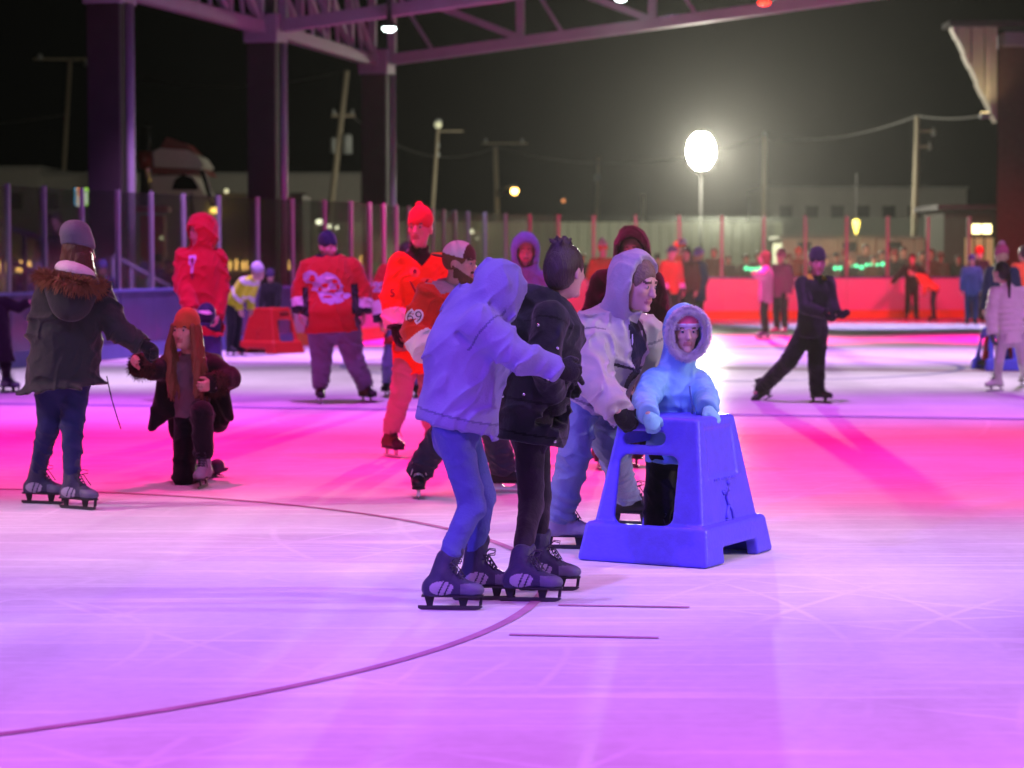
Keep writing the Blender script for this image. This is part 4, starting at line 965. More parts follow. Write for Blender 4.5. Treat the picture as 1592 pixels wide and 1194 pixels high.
# lit sign, left
Y = 60; e = empty('lit_sign', P(138, 400, Y), 'small lit sign with white lettering over green beside the left column', 'sign')
c = P(138, 307, Y); quadbox(MB(), 114, 291, 145, 322, Y+.02, .2).build('sign_case', dkw, e)
for x0, x1, cl_ in ((116, 119, (.1, .5, .9)), (119, 122, (1, .45, .1)), (122, 125, (.9, .25, .1)), (125, 143, (.42, .85, .10))): quadbox(MB(), x0, 293, x1, 320, Y-.01, .03).build('screen_panel', emis('screen_%d' % x0, cl_, 1.3), e)
v, f = text_flat('glu', .42, .012); me = bpy.data.meshes.new('lettering'); me.from_pydata([(x, 0, y) for x, y in v], [], f); me.materials.append(emis('letter_glow', (.95, 1, .9), 1.6)); o = link('lettering', me, e); o.location = P(135, 308, Y-.02)-e.location
quadbox(MB(), 136, 322, 140, ground_y(Y), Y+.05, .15).build('post', insu, e)
# big truck seen from the side, only its cab shows
Y = 58.0; e = empty('truck', P(270, ground_y(Y), Y), 'white and dark red truck cab with an exhaust stack behind the left glass', 'truck')
wp = mat('white_truck_paint', (.62, .60, .52), .35, .05, 10, .5); rp = mat('dark_red_paint', (.22, .03, .03), .35, .05, 10, .5); dg = mat('dark_cab_glass', (.01, .012, .012), .1, 0); chrome = mat('chrome', (.6, .6, .58), .2, 0, 1, .5, 1.0)
def prof(pts, m, nm, dy, th, par=None):
    b_ = MB(); b_.prism([((x-W0/2)/FPX*Y, CAMH+(HOR-y)/FPX*Y) for x, y in pts], Vector((0, Y+dy, 0)), Vector((1, 0, 0)), Z3, Vector((0, 1, 0)), th); return b_.build(nm, m, par or e)
prof([(233, 275), (300, 272), (318, 300), (332, 322), (340, 345), (340, 470), (233, 470)], wp, 'cab', 1.1, 2.2)
prof([(239, 236), (250, 231), (292, 234), (309, 244), (318, 258), (312, 263), (240, 260)], wp, 'roof_fairing', 1.1, 2.0)
prof([(238, 261), (318, 264), (322, 272), (238, 271)], rp, 'red_stripe', 1.1, 2.1)
prof([(243, 232), (256, 212), (285, 222), (300, 238)], rp, 'wind_deflector', 1.3, 1.4)
prof([(269, 295), (274, 280), (286, 271), (302, 278), (311, 293), (306, 296)], dg, 'side_window', -.02, .06)
prof([(312, 266), (320, 266), (336, 320), (330, 322)], dg, 'windscreen', -.03, .05)
prof([(320, 268), (322, 268), (338, 320), (335, 320)], chrome, 'window_pillar', -.05, .05)
prof([(296, 306), (300, 300), (306, 345), (304, 460), (298, 460)], dkw, 'door_gap', -.015, .04)
c1, c2 = P(225, 200, Y), P(227, 330, Y); MB().tube([c2, c1, c1+Vector((.1, 0, .12))], [.16, .13, .1], 12).build('exhaust_stack', chrome, e, True)
c1, c2 = P(225, 236, Y-.01), P(226, 262, Y-.01); MB().tube([c2, c1], .19, 12).build('red_heat_shield', rp, e, True)
MB().ball(P(335, 327, Y-.1), .09, 10, 7, (1.6, .8, .8)).build('marker_lamp', emis('amber_glow', (1, .62, .12), 7), e, True)
for x, y in ((352, 297), (390, 298)): MB().ball(P(x, y, Y), .06, 8, 6).build('roof_marker', emis('pale_marker_glow', (.9, .85, .5), .9), e, True)
prof([(340, 300), (470, 303), (470, 470), (340, 470)], mat('truck_box_side', (.20, .19, .16), .6), 'cargo_box', 1.4, 2.2)
for x in (260, 430):
    c = P(x, ground_y(Y)-32, Y); MB().tube([c-Vector((0, .15, 0)), c+Vector((0, .3, 0))], .5, 20).build('wheel', dkw, e, True)
spot(P(275, 190, Y-9), P(285, 275, Y), (1, .9, .66), 100, 50, 1, .15)  # unseen fill spot on the truck cab
# red patio heater / machine behind the left glass
Y = 50; e = empty('red_machine', P(238, ground_y(Y), Y), 'red upright machine with a flat top behind the left glass', 'machine'); rm = mat('bright_red_paint', (.55, .02, .02), .5)
quadbox(MB(), 212, 320, 260, 330, Y, .7).build('top_plate', rm, e); quadbox(MB(), 218, 335, 254, 400, Y+.1, .5).build('body', rm, e); quadbox(MB(), 236, 395, 246, ground_y(Y), Y+.3, .2).build('stem', rm, e); quadbox(MB(), 222, 398, 250, 440, Y+.05, .45).build('tank', rm, e)
MB().ball(P(251, 370, Y-.1), .05, 8, 6).build('lamp', emis('pale_marker_glow', 0, 0), e, True)
spot(P(250, 260, Y-6), P(238, 390, Y), (1, .25, .15), 60, 50, 1, .1)  # unseen red fill spot on the machine
# lit doorway glow and head lamps seen through the glass
Y = 62; e = empty('lit_booth', P(295, ground_y(Y), Y), 'ticket booth with a warm lit window behind the red hooded man', 'booth')
quadbox(MB(), 248, 360, 345, ground_y(Y), Y, 2).build('wall', dkw, e)
for k in range(5): quadbox(MB(), 254+16.5*k, 372, 269+16.5*k, 402, Y-.05, .08).build('window', emis('booth_glow', (1, .68, .25), .6), e)
for k, (x, y, r_, st) in enumerate(((496, 345, 5.2, 9), (512, 352, 4, 6), (524, 354, 3.4, 6), (571, 352, 4.6, 9), (588, 349, 2.4, 3), (733, 360, 4.2, 5), (742, 371, 3.4, 1.6))):
    c = P(x, y, 68); e = empty('work_lamp', c, ('brightest pale work lamp above the big man in red', 'middle pale work lamp above the big man in red', 'small pale work lamp above the big man in red', 'pale work lamp left of the red beanie', 'faint work lamp just left of the red beanie', 'yellowish work lamp right of the grey cap', 'dim work lamp low beside the grey cap')[k], 'work lamp', 'work lamps behind the glass')
    MB().ball(c, r_*68/FPX, 12, 8, (1, .5, .8)).build('lens', emis('work_glow_%d' % st, (1, .95, .66), st*.6), e, True); MB().box(c+Vector((0, .12, 0)), (r_*68/FPX*1.15, .06, r_*68/FPX), None, .02).build('housing', insu, e); MB().tube([(c.x, c.y+.15, 0), (c.x, c.y+.15, c.z)], .03, 6).build('stand', insu, e)
# strings of green lamps; amber glows added for warm reflections in the glass
def string(name, pts, r_, m, label, cat):
    e = empty(name, pts[0], label, cat); MB().tube(pts, .012, 5).build('cable', wire, e); me = None
    for p in pts:
        if me is None: o = MB().ball(p-Z3*r_, r_, 8, 6).build('bulb', m, e, True); me = o.data; p0 = p
        else: o = bpy.data.objects.new('bulb', me); col.objects.link(o); o.parent = e; o.location = p-p0
gm = emis('green_bulb_glow', (.1, 1, .45), 2.4)
string('string_lights', [P(1160+7.3*k, 414+1.6*math.sin(k), 62.5) for k in range(7)], .055, gm, 'string of green lamps left of the black skater, along the boards', 'string lights')
string('string_lights', [P(1282+8.2*k, 417-.9*k+1.8*math.sin(k*2), 62.5) for k in range(12)], .055, gm, 'string of green lamps right of the black skater, along the boards', 'string lights')
string('string_lights', [P(1078+9*k, 411+1.2*k, 62.5) for k in range(3)], .06, gm, 'three green lamps beside the broad dark spectator', 'string lights')
am = emis('amber_reflection_glow', (1, .55, .14), 3.2)
def amber(x0, x1, n, y, Y, label):  # glowing stubs added behind the panes in place of their warm reflections
    e = empty('glass_reflection_glows', P((x0+x1)/2, y, Y), label, 'reflection glows')
    for k in range(n):
        c = P(x0+(x1-x0)*k/(n-1)+random.uniform(-2, 2), y+random.uniform(-4, 4), Y); MB().tube([c-Z3*.22, c, c+Z3*.06], [.03, .04, .012], 8).build('reflection_glow', am, e, True)
    a, b_ = P(x0-4, y+14, Y), P(x1+4, y+14, Y); MB().box((a+b_)/2, ((b_-a).length/2, .04, .03)).build('rail', insu, e)
amber(2, 60, 10, 412, 44, 'row of amber glows standing for glass reflections at the left edge'); amber(150, 205, 6, 410, 46, 'row of amber glows standing for glass reflections left of the red hooded man'); amber(332, 448, 14, 408, 52, 'row of amber glows standing for glass reflections behind the hi-vis vest'); amber(560, 596, 5, 402, 56, 'row of amber glows standing for glass reflections left of the man in orange')
c = P(1331, 352, 66); e = empty('hanging_lamp', c, 'small yellow hanging lamp right of the black skater', 'lamp'); MB().tube([c-Z3*.22, c+Z3*.02, c+Z3*.16, c+Z3*.2], [.02, .09, .10, .03], 10).build('glass_body', emis('yellow_lamp_glow', (1, .72, .12), 5), e, True); MB().tube([c+Z3*.2, c+Z3*1.5], .015, 5).build('cable', wire, e)
# handrails behind the left glass
rl = mat('blue_grey_rail', (.32, .34, .45), .45)
def rail(a, b_, Y, label, npost=3):
    A, B_ = P(a[0], a[1], Y), P(b_[0], b_[1], Y); e = empty('handrail', Vector(((A.x+B_.x)/2, Y, 0)), label, 'handrail'); MB().tube([A, B_], .045, 8).build('top_rail', rl, e, True)
    MB().tube([A-Z3*.5, B_-Z3*.5], .03, 8).build('lower_rail', rl, e, True)
    for k in range(npost): p = A+(B_-A)*(k/(npost-1)); MB().tube([p, (p.x, p.y, 0)], .035, 8).build('post', rl, e, True)
rail((-30, 336), (72, 374), 33.5, 'blue lit sloping handrail at the left edge', 4); rail((176, 398), (262, 446), 38, 'blue lit sloping handrail behind the parka', 4)

# ================================================================ the plastic skating aids
def aid(c0, yaw, m, label, h=.008, u=1.):
    """c0: ground point of the near left corner; yaw: direction of the windowed side"""
    a = yaw_dir(yaw); b_ = Z3.cross(a); L, Wd, Ht, tp, tq = .71*u, .84*u, .735*u, .11*u, .165*u
    E = empty('skating_aid', c0, label, 'skating aid', 'skating aids on the ice'); base = Vector(c0)
    S = Shape(); n = 10; ctr = base+a*(L/2)+b_*(Wd/2)
    def wall(inset, mode, z0, z1, k):
        """frustum between heights as five half spaces"""
        cA = A3(ctr); A, B_ = A3(a), A3(b_); sl = tp/Ht; sm = tq/Ht; nn = math.sqrt(1+sl*sl); nm = math.sqrt(1+sm*sm)
        def fn(x, y, z):
            x = x-cA[0]; y = y-cA[1]; z_ = z-cA[2]
            p = np.abs(x*A[0]+y*A[1]); q = np.abs(x*B_[0]+y*B_[1])
            d1 = (p+z_*sl-(L/2-inset))/nn; d2 = (q+z_*sm-(Wd/2-inset))/nm; d3 = np.maximum(z_-z1, z0-z_)
            w = [d1, d2, d3+0*d1]; rr = .022*u; s = np.maximum(np.maximum(w[0], w[1]), w[2])
            o_ = np.sqrt(sum(np.maximum(v+rr, 0)**2 for v in w))-rr
            return np.where(s > -rr, np.maximum(o_, np.minimum(s, o_)), s)
        S._add(fn, cA-np.array([L, L, .02]), cA+np.array([L, L, Ht+.02]), k, mode)
    wall(.022*u, 'u', 0, Ht, .01); wall(-.012*u, 'u', 0, .20*u, .006); wall(.055*u, 's', -.2, Ht-.035*u, .01)
    def face(side):                   # frame of a sloping wall: origin bottom middle, right, up, outward
        o, rt, out, hw, off = {'side': (-b_, a, -b_, L, Wd/2), 'front': (a, b_, a, Wd, L/2), 'back': (-a, -b_, -a, Wd, L/2), 'far': (b_, -a, b_, L, Wd/2)}[side]
        up = (Z3*Ht-out*(tq if side in ('side', 'far') else tp)).normalized(); return ctr+out*off, rt, up, out
    def win(side, x0, x1, y0, y1, rr, dp=.12):
        o, rt, up, out = face(side); nrm = rt.cross(up).normalized()
        S.box(o+rt*((x0+x1)/2)*u+up*((y0+y1)/2)*u, (rt, up, nrm), ((x1-x0)/2*u, (y1-y0)/2*u, dp*u), rr*u, .012*u, 's')
    win('side', -.195, .135, .205, .565, .05); win('far', -.135, .195, .205, .565, .05)
    win('side', -.185, .05, .615, .685, .032); win('far', -.05, .185, .615, .685, .032)
    win('front', -.20, .22, -.05, .085, .02); win('back', -.30, .30, -.06, .34, .03, .07); win('back', -.20, .20, .3, .60, .03, .06)
    o, rt, up, out = face('front'); nf = rt.cross(up).normalized(); nf = nf if nf.dot(out) > 0 else -nf
    fp = o-nf*.022*u                  # plane of the moulded front panel
    S.box(fp+up*.565*u, (rt, up, nf), (.17*u, .125*u, .006*u), .004*u, .005*u, 's')
    S.box(fp+up*.43*u+rt*.0, (rt, up, nf), (.20*u, .005*u, .004*u), .002, .003, 'u')
    V, F = S.mesh(h, 1); mesh_np('shell', V, F, [m], E)
    # raised skater pictogram and a moulded line of lettering
    pic = MB(); 
    def q(x, y): return fp+rt*x*u+up*y*u+nf*.003
    for pl, w in ((((.012, .372), (-.018, .325), (-.005, .285)), .010), (((-.018, .36), (-.045, .345), (-.052, .365)), .007), (((.012, .372), (.028, .36)), .007), (((-.005, .285), (.03, .262), (.035, .215)), .009), (((-.005, .285), (-.03, .25), (-.052, .222)), .009), (((-.062, .212), (-.03, .216)), .005), (((.02, .207), (.058, .207)), .005)): pic.tube([q(*p) for p in pl], w*u, 6)
    pic.ball(q(.03, .398), .014*u, 10, 6); pic.build('skater_pictogram', m, E, True)
    let = MB()
    for k in range(13): w = (.006, .009, .005, .01)[k % 4]; let.box(q(-.13+.0215*k, .425), (w*u, .006*u, .003), (rt, up, nf))
    let.build('moulded_lettering', m, E)
    return E
AIDB = mat('blue_moulded_plastic', (.095, .08, .78), .42, .2, 60, .4, var=.16, vscale=22); AIDR = mat('red_moulded_plastic', (.42, .010, .012), .42, .2, 60, .4, var=.16, vscale=22)
aid(G(900, 871), -29, AIDB, 'blue plastic skating aid with a window in its side, held by the small child')
ra = yaw_dir(-128); rb = Z3.cross(ra); aid(G(421, 549)-ra*.355-rb*.42, -128, AIDR, 'red plastic skating aid pushed by a child in black, far left', .014)

# ================================================================ people
JEAN = cloth('blue_jeans', (.07, .09, .30), scale=90); JEAN2 = cloth('washed_jeans', (.16, .21, .36), scale=90); DJEAN = cloth('dark_jeans', (.03, .035, .06)); LEGG = cloth('black_leggings', (.018, .012, .022))
HOOD = cloth('lavender_sweatshirt', (.22, .20, .44), scale=120, bump=.3); COAT = cloth('navy_black_parka', (.014, .014, .022), rough=.75)
JORG = cloth('orange_jersey', (.80, .07, .015), rough=.8); JOR2 = cloth('deep_orange_jersey', (.55, .03, .012), rough=.8); JRED = cloth('red_jersey', (.50, .02, .02), rough=.8); CUFW = cloth('white_jersey_band', (.70, .68, .68)); REDH = cloth('red_sweatshirt', (.50, .012, .03)); REDB = cloth('red_beanie_knit', (.60, .03, .05), scale=150)
GREYJ = cloth('pale_grey_jacket', (.37, .34, .345), rough=.5, spec=.35, bump=.4, scale=16); DARKP = cloth('dark_jacket_panel', (.03, .028, .035), rough=.6)
GREYH = cloth('grey_hoodie', (.28, .28, .31)); HAIRD = mat('dark_brown_hair', (.045, .026, .022), .45, .9, 9, .4, stretch=(16, 16, 1.5)); HAIRA = mat('auburn_hair', (.30, .12, .05), .45, .9, 9, .4, stretch=(16, 16, 1.5)); HAIRB = mat('short_brown_hair', (.17, .11, .08), .6, .9, 60)
ALL = {}
def reg(k, d): ALL[k] = d; return d

# A - teenager in the lavender hoodie
W = px(10.35, H=(779, 459, .0), N=(735, 482, .02), Sa=(712, 502, .24), Sb=(752, 508, -.16), Ea=(790, 560, .36), Eb=(803, 553, -.2), Wa=(850, 580, .34), Wb=(866, 572, -.12), Ha=(716, 668, .10), Hb=(702, 668, -.08), Ka=(751, 772, .12), Kb=(735, 788, -.08), Ga=(737, 933), Gb=(684, 948))

reg('A', person('teenager in a lavender hooded sweatshirt and blue jeans leaning on the girl with the bun', W, dict(f=(52, -14), ty=20, u=.93, hu=1.02, g=1.0, skate='rental', toes=(2, -4), top=dict(m=HOOD, name='hoodie', hood='up', hx=1.04, L=-.015, r=(.20, .20, .20), sq=1.06, sr=(.088, .072, .055), fold=.016, fdir=(.75, .1, -.6), seed=21, bulk=1.0, slen=1.0, dn=(-.22, 0, -1), regions=[(lambda c: ((c['C']-c['hem'])@c['dn'] > -.045), cloth('lavender_rib_knit', (.19, .17, .39), scale=160, bump=.5)), (lambda c: np.abs((c['C']-c['hem'])@c['dn']+.05) < .005, cloth('lavender_seam', (.11, .10, .25))), (lambda c: ((np.abs(c['upper'](0)[0]-.10) < .022) & (c['upper'](0)[1] < .125)) | ((np.abs(c['upper'](1)[0]-.10) < .022) & (c['upper'](1)[1] < .125)), cloth('lavender_seam', 0))]),
    pants=dict(m=JEAN, r=(.088, .064, .047), hem=.07, fold=.006), gloves=BLACKK, curl=(.7, .8), hdir=(None, (.93, .1, -.25)), palm=((0, -1, .2), (0, 1, -.2)))))
# B - girl with a bun
W = px(10.75, H=(879, 424, .0), N=(858, 464, 0), Sa=(838, 492, .16), Sb=(856, 494, -.17), Ea=(872, 560, .3), Eb=(845, 562, -.24), Wa=(880, 585, .42), Wb=(862, 620, -.10), Ha=(830, 668, .09), Hb=(822, 668, -.08), Ka=(838, 775, .1), Kb=(826, 786, -.06), Ga=(838, 918), Gb=(808, 935))

reg('B', person('girl with a dark hair bun in a long navy black parka and black leggings', W, dict(f=(50, -5), ty=12, u=.93, g=.92, skate='rental', toes=(-3, -6), top=dict(m=COAT, name='parka', hood='down', L=.055, r=(.20, .20, .215), sr=(.085, .075, .062), fold=.014, seed=6, sq=1.05, slen=.95, regions=[(lambda c: ((np.abs(c['upper'](0)[0]-.10) < .022) & (c['upper'](0)[1] < .125)) | ((np.abs(c['upper'](1)[0]-.10) < .022) & (c['upper'](1)[1] < .125)), cloth('black_seam', (.005, .005, .008))), (lambda c: np.abs((c['C']-c['Pm'])@c['spine']-.14) < .006, cloth('black_seam', 0)), (lambda c: np.abs((c['C']-c['hem'])@c['dn']+.04) < .005, cloth('black_seam', 0))]), pants=dict(m=LEGG, r=(.086, .062, .043), hem=.08, fold=.004), hair=('bun', HAIRD), gloves=BLACKK, curl=(.6, .7))))
# C - man in the pale jacket
W = px(12.3, H=(990, 443, -.14), N=(958, 494, -.02), Sa=(914, 524, -.14), Sb=(1000, 520, .24), Ea=(926, 594, -.34), Eb=(1016, 606, .3), Wa=(962, 640, -.52), Wb=(1012, 660, .34), Ha=(903, 612, -.06), Hb=(928, 612, .16), Ka=(891, 714, -.14), Kb=(953, 700, .24), Ga=(868, 853), Gb=(972, 815))

zip_ = lambda c: (np.abs((c['C']-c['N'])@c['across']-.015) < .085-.09*np.clip(-((c['C']-c['N'])@c['spine'])/.45, 0, .75)) & ((c['C']-c['N'])@c['fw'] > .05) & ((c['C']-c['N'])@c['spine'] < .06)
reg('C', person('man bending forward in a pale grey jacket, hood up, beside the blue skating aid', W, dict(f=(-38, -16), ty=-28, u=1.02, g=1.02, skate=('grey', 'black'), toes=(-8, -18), skin=mat('flushed_skin', (.55, .32, .26), .55, .08, 90, .35), top=dict(m=GREYJ, name='jacket', hood=None, L=.05, r=(.225, .215, .205), sr=(.108, .094, .066), fold=.020, seed=12, bulk=1.02, sq=1.15, regions=[(lambda c: ((np.abs(c['upper'](0)[0]-.10) < .022) & (c['upper'](0)[1] < .125)) | ((np.abs(c['upper'](1)[0]-.10) < .022) & (c['upper'](1)[1] < .125)), cloth('grey_seam', (.20, .18, .21))), (lambda c: np.abs((c['C']-c['hem'])@c['dn']+.045) < .006, cloth('grey_seam', 0)), (zip_, DARKP), (lambda c: (np.abs((c['C']-c['N'])@c['spine']+.20) < .008) & ((c['C']-c['N'])@c['fw'] > .08) & (np.abs((c['C']-c['N'])@c['across']) < .17), DARKP)]),
    pants=dict(m=JEAN2, r=(.098, .082, .072), hem=.03, fold=.012, bunch=True), underhood=(cloth('pale_grey_hood', (.36, .33, .38)), 1.04), hair=('short', HAIRB), gloves=BLACKK, curl=(.75, .6), hdir=((.62, .12, -.75), None), palm=((.1, .95, -.2), None))))
# child
W = px(12.28, H=(1064, 517, -.03), N=(1051, 574, 0), Sa=(1018, 592, -.06), Sb=(1084, 594, .03), Ea=(1002, 640, -.12), Eb=(1096, 640, .02), Wa=(1006, 653, -.30), Wb=(1094, 640, -.12), Ha=(1030, 696, -.04), Hb=(1062, 696, .03), Ka=(1024, 770, -.02), Kb=(1052, 770, .02), Ga=(1020, 850, 12.3), Gb=(1052, 850, 12.3))
W['Eb'] = P(1099, 622, 12.15); W['Wb'] = P(1099, 636, 11.95); W['Ea'] = P(1001, 628, 12.0); W['Wa'] = P(1008, 645, 11.76)
W['Ga'] = Vector((W['Ga'].x, 12.25, 0)); W['Gb'] = Vector((W['Gb'].x, 12.36, 0))
CB = cloth('light_blue_quilted_coat', (.20, .47, .74), rough=.6, spec=.3, folds=.35, sheen=0, bump=.12); PINK = cloth('pink_knit', (.72, .10, .20)); LPINK = cloth('pale_pink_knit', (.66, .50, .62))
reg('K', person('small child in a light blue hooded coat holding the blue skating aid', W, dict(f=(-80, -4), ty=-68, u=.80, hu=1.17, g=.95, skate='black', toes=(-40, -40), top=dict(m=CB, name='coat', hood='up', hx=1.02, L=.10, r=(.175, .185, .205), sr=(.086, .078, .064), fold=.007, puff=.075, bulk=1.0, op=.092), pants=dict(m=BLACK, r=(.105, .095, .085), hem=-.02, fold=.01), hat=('headband', PINK, LPINK), gloves=cloth('light_blue_glove', (.22, .55, .66)), curl=(.95, .6), hdir=((.35, -.3, -.85), (.5, -.6, -.5)), palm=((-.1, .9, -.3), (-.3, .3, -.8)))))
# D - man with cap, jersey 69
W = px(14.95, H=(715, 410, -.05), N=(703, 448, 0), Sa=(668, 465, -.12), Sb=(742, 462, .12), Ea=(650, 515, -.18), Eb=(770, 520, .12), Wa=(668, 556, -.34), Wb=(800, 540, -.05), Ha=(708, 598, -.03), Hb=(745, 598, .1), Ka=(690, 672, -.2), Kb=(768, 672, .1), Ga=(651, 772), Gb=(782, 766))

reg('D', person('bearded man in a backwards grey cap and red orange jersey numbered 69', W, dict(f=(-22, -8), ty=-45, u=1.0, g=1.08, skate='hockey', toes=(-88, -6), beard=True, top=dict(m=JOR2, name='jersey', hood='down', L=.10, r=(.20, .2, .21), sr=(.10, .105, .10), fold=.018, seed=5, slen=.82, cuffs=[(.42, 1.4, CUFW)], regions=[(lambda c: ((c['C']-c['N'])@c['spine'] > -.015) & (np.linalg.norm(c['C']-c['N'], axis=1) < .2), GREYH)]),
    pants=dict(m=DJEAN, r=(.10, .085, .082), hem=.02, fold=.012, bunch=True), hat=('capback', cloth('grey_cap', (.70, .70, .74)), cloth('brown_cap_mesh', (.10, .03, .03))), hair=('short', mat('ginger_hair', (.16, .07, .03), .7, .8, 80)))))
# E - tall man in orange with red beanie
W = px(17.9, H=(653, 357, -.05), N=(650, 398, 0), Sa=(622, 412, -.03), Sb=(682, 412, .05), Ea=(611, 462, -.08), Eb=(700, 462, .06), Wa=(615, 512, -.16), Wb=(697, 508, -.05), Ha=(634, 545, 0), Hb=(668, 545, .04), Ka=(624, 612, -.12), Kb=(668, 620, .12), Ga=(606, 710), Gb=(672, 698))

reg('E', person('tall man in a red beanie and bright orange jersey with pink trousers', W, dict(f=(-108, 2), ty=-80, u=1.05, g=.98, skate='brown', toes=(-62, -70), top=dict(m=JORG, name='jersey', L=.16, r=(.20, .195, .20), sr=(.092, .092, .082), fold=.014, seed=9, slen=.93, collar=.06, cuffs=[(.42, .93, CUFW), (.93, 1.4, BLACK)], regions=[(lambda c: ((c['C']-c['N'])@c['spine'] > -.075+.9*np.abs((c['C']-c['N'])@c['across'])) & (np.linalg.norm(c['C']-c['N'], axis=1) < .2), BLACK)]),
    pants=dict(m=cloth('pinkish_grey_trousers', (.42, .24, .26)), r=(.098, .078, .066), hem=.07, fold=.01), hat=('pointed', REDB), gloves=BLACK, curl=(.5, .5))))
# E2 - jersey 22
W = px(25.3, H=(634, 396, .1), N=(624, 412, 0), Sa=(599, 424, 0), Sb=(648, 424, 0), Ea=(587, 458, -.05), Eb=(662, 458, 0), Wa=(592, 500, -.1), Wb=(660, 498, 0), Ha=(614, 520, 0), Hb=(636, 520, 0), Ka=(604, 566, 0), Kb=(644, 566, 0), Ga=(603, 616), Gb=(650, 618))
reg('E2', person('person in a red jersey numbered 22 standing behind the tall man in orange', W, dict(f=(-60, 0), ty=-100, u=1.0, g=1.0, skate='black', toes=(-100, -60), top=dict(m=JRED, name='jersey', hood='down', L=.10, r=(.19, .19, .19), sr=(.09, .09, .08), cuffs=[(.25, .75, CUFW), (.75, 1.4, BLACK)]), pants=dict(m=JEAN2, r=(.095, .075, .066), hem=.06), hair=('short', HAIRD))))
# F - big man in red jersey
W = px(24.5, H=(510, 386, -.03), N=(511, 406, 0), Sa=(481, 418, 0), Sb=(547, 418, 0), Ea=(468, 452, .03), Eb=(562, 450, .03), Wa=(467, 486, -.05), Wb=(565, 488, -.02), Ha=(499, 505, 0), Hb=(538, 505, 0), Ka=(500, 558, -.02), Kb=(549, 556, -.02), Ga=(498, 627), Gb=(569, 625))

reg('F', person('big man in a red jersey with a pale chest emblem and grey trousers', W, dict(f=(-48, -2), ty=-86, u=1.04, g=1.2, w=1.1, skate='brown', toes=(-82, -55), sroll=(0, 10), skin=SKIN, top=dict(m=JRED, name='jersey', L=.07, r=(.205, .225, .225), belly=True, sr=(.108, .10, .082), fold=.011, seed=4, sq=1.15, slen=.98, cuffs=[(.40, .80, CUFW), (.80, 1.4, BLACK)], regions=[(lambda c: ((c['C']-c['N'])@c['spine'] > -.045+.8*np.abs((c['C']-c['N'])@c['across'])) & (np.linalg.norm(c['C']-c['N'], axis=1) < .16), BLACK), (lambda c: (np.abs(np.abs((c['C']-c['Pm'])@c['across'])-.26) < .035) & (np.abs((c['C']-c['Pm'])@c['spine']-.26) < .16), BLACK)]),
    pants=dict(m=cloth('grey_trousers', (.17, .16, .20)), r=(.125, .105, .088), hem=.06, fold=.012), hat=('beanie', cloth('navy_beanie', (.02, .02, .06)))))) 
# G - red hooded man
W = px(24.6, H=(312, 362, -.02), N=(313, 386, 0), Sa=(287, 400, -.04), Sb=(338, 402, .08), Ea=(285, 444, -.1), Eb=(343, 446, .06), Wa=(300, 482, -.25), Wb=(338, 490, -.06), Ha=(303, 500, 0), Hb=(327, 500, .03), Ka=(302, 560, 0), Kb=(332, 560, .02), Ga=(304, 628), Gb=(334, 624))
reg('G', person('tall man in a red hooded sweatshirt, hood up, standing behind the kneeling woman', W, dict(f=(-142, -12), ty=-125, u=1.08, g=1.02, skate='black', toes=(-130, -120), top=dict(m=REDH, name='hoodie', hood='up', hx=1.12, L=.13, r=(.2, .2, .2), sr=(.098, .09, .07), fold=.018, seed=2), pants=dict(m=cloth('navy_jeans', (.05, .06, .16)), r=(.10, .085, .078), hem=.0))))
# H - woman in the parka, back view
W = px(14.35, H=(124, 396, 0), N=(112, 430, 0), Sa=(78, 452, -.03), Sb=(150, 452, .03), Ea=(62, 515, -.03), Eb=(182, 512, 0), Wa=(78, 565, .18), Wb=(222, 537, -.05), Ha=(76, 590, 0), Hb=(118, 590, 0), Ka=(76, 662, .02), Kb=(112, 662, -.02), Ga=(56, 783), Gb=(112, 791))

PARKA = cloth('olive_grey_parka', (.024, .028, .027), rough=.7); FURB = mat('brown_fur', (.22, .10, .045), .9, .5, 120)
reg('H', person('woman seen from behind in a dark fur trimmed parka and a grey beanie', W, dict(f=(62, 2), ty=82, u=.98, g=1.0, skate='rental', toes=(-18, -32), top=dict(m=PARKA, name='parka', L=.05, r=(.205, .225, .32), sr=(.092, .08, .062), fold=.016, seed=8, hood=None, dn=(.10, 0, -1)),
    pants=dict(m=cloth('indigo_jeans', (.02, .022, .085)), r=(.095, .07, .05), hem=.065, fold=.008), hat=('slouch', cloth('grey_beanie_knit', (.16, .17, .20), scale=160, bump=.6)), hair=('long', mat('chestnut_hair', (.10, .045, .025), .45, .9, 9, .4, stretch=(16, 16, 1.5)), .17, 34), gloves=BLACKK, curl=(.5, .9), hdir=(None, (.85, -.1, -.35)))))
# I - kneeling woman
W = px(15.9, H=(289, 517, -.1), N=(296, 556, 0), Sa=(266, 572, -.05), Sb=(328, 570, .08), Ea=(238, 574, -.15), Eb=(357, 588, .02), Wa=(216, 566, -.3), Wb=(327, 598, -.2), Ha=(290, 650, .08), Hb=(314, 652, .12), Ka=(286, 742, -.14), Kb=(314, 640, -.32), Ga=(330, 752, 16.35), Gb=(318, 757))

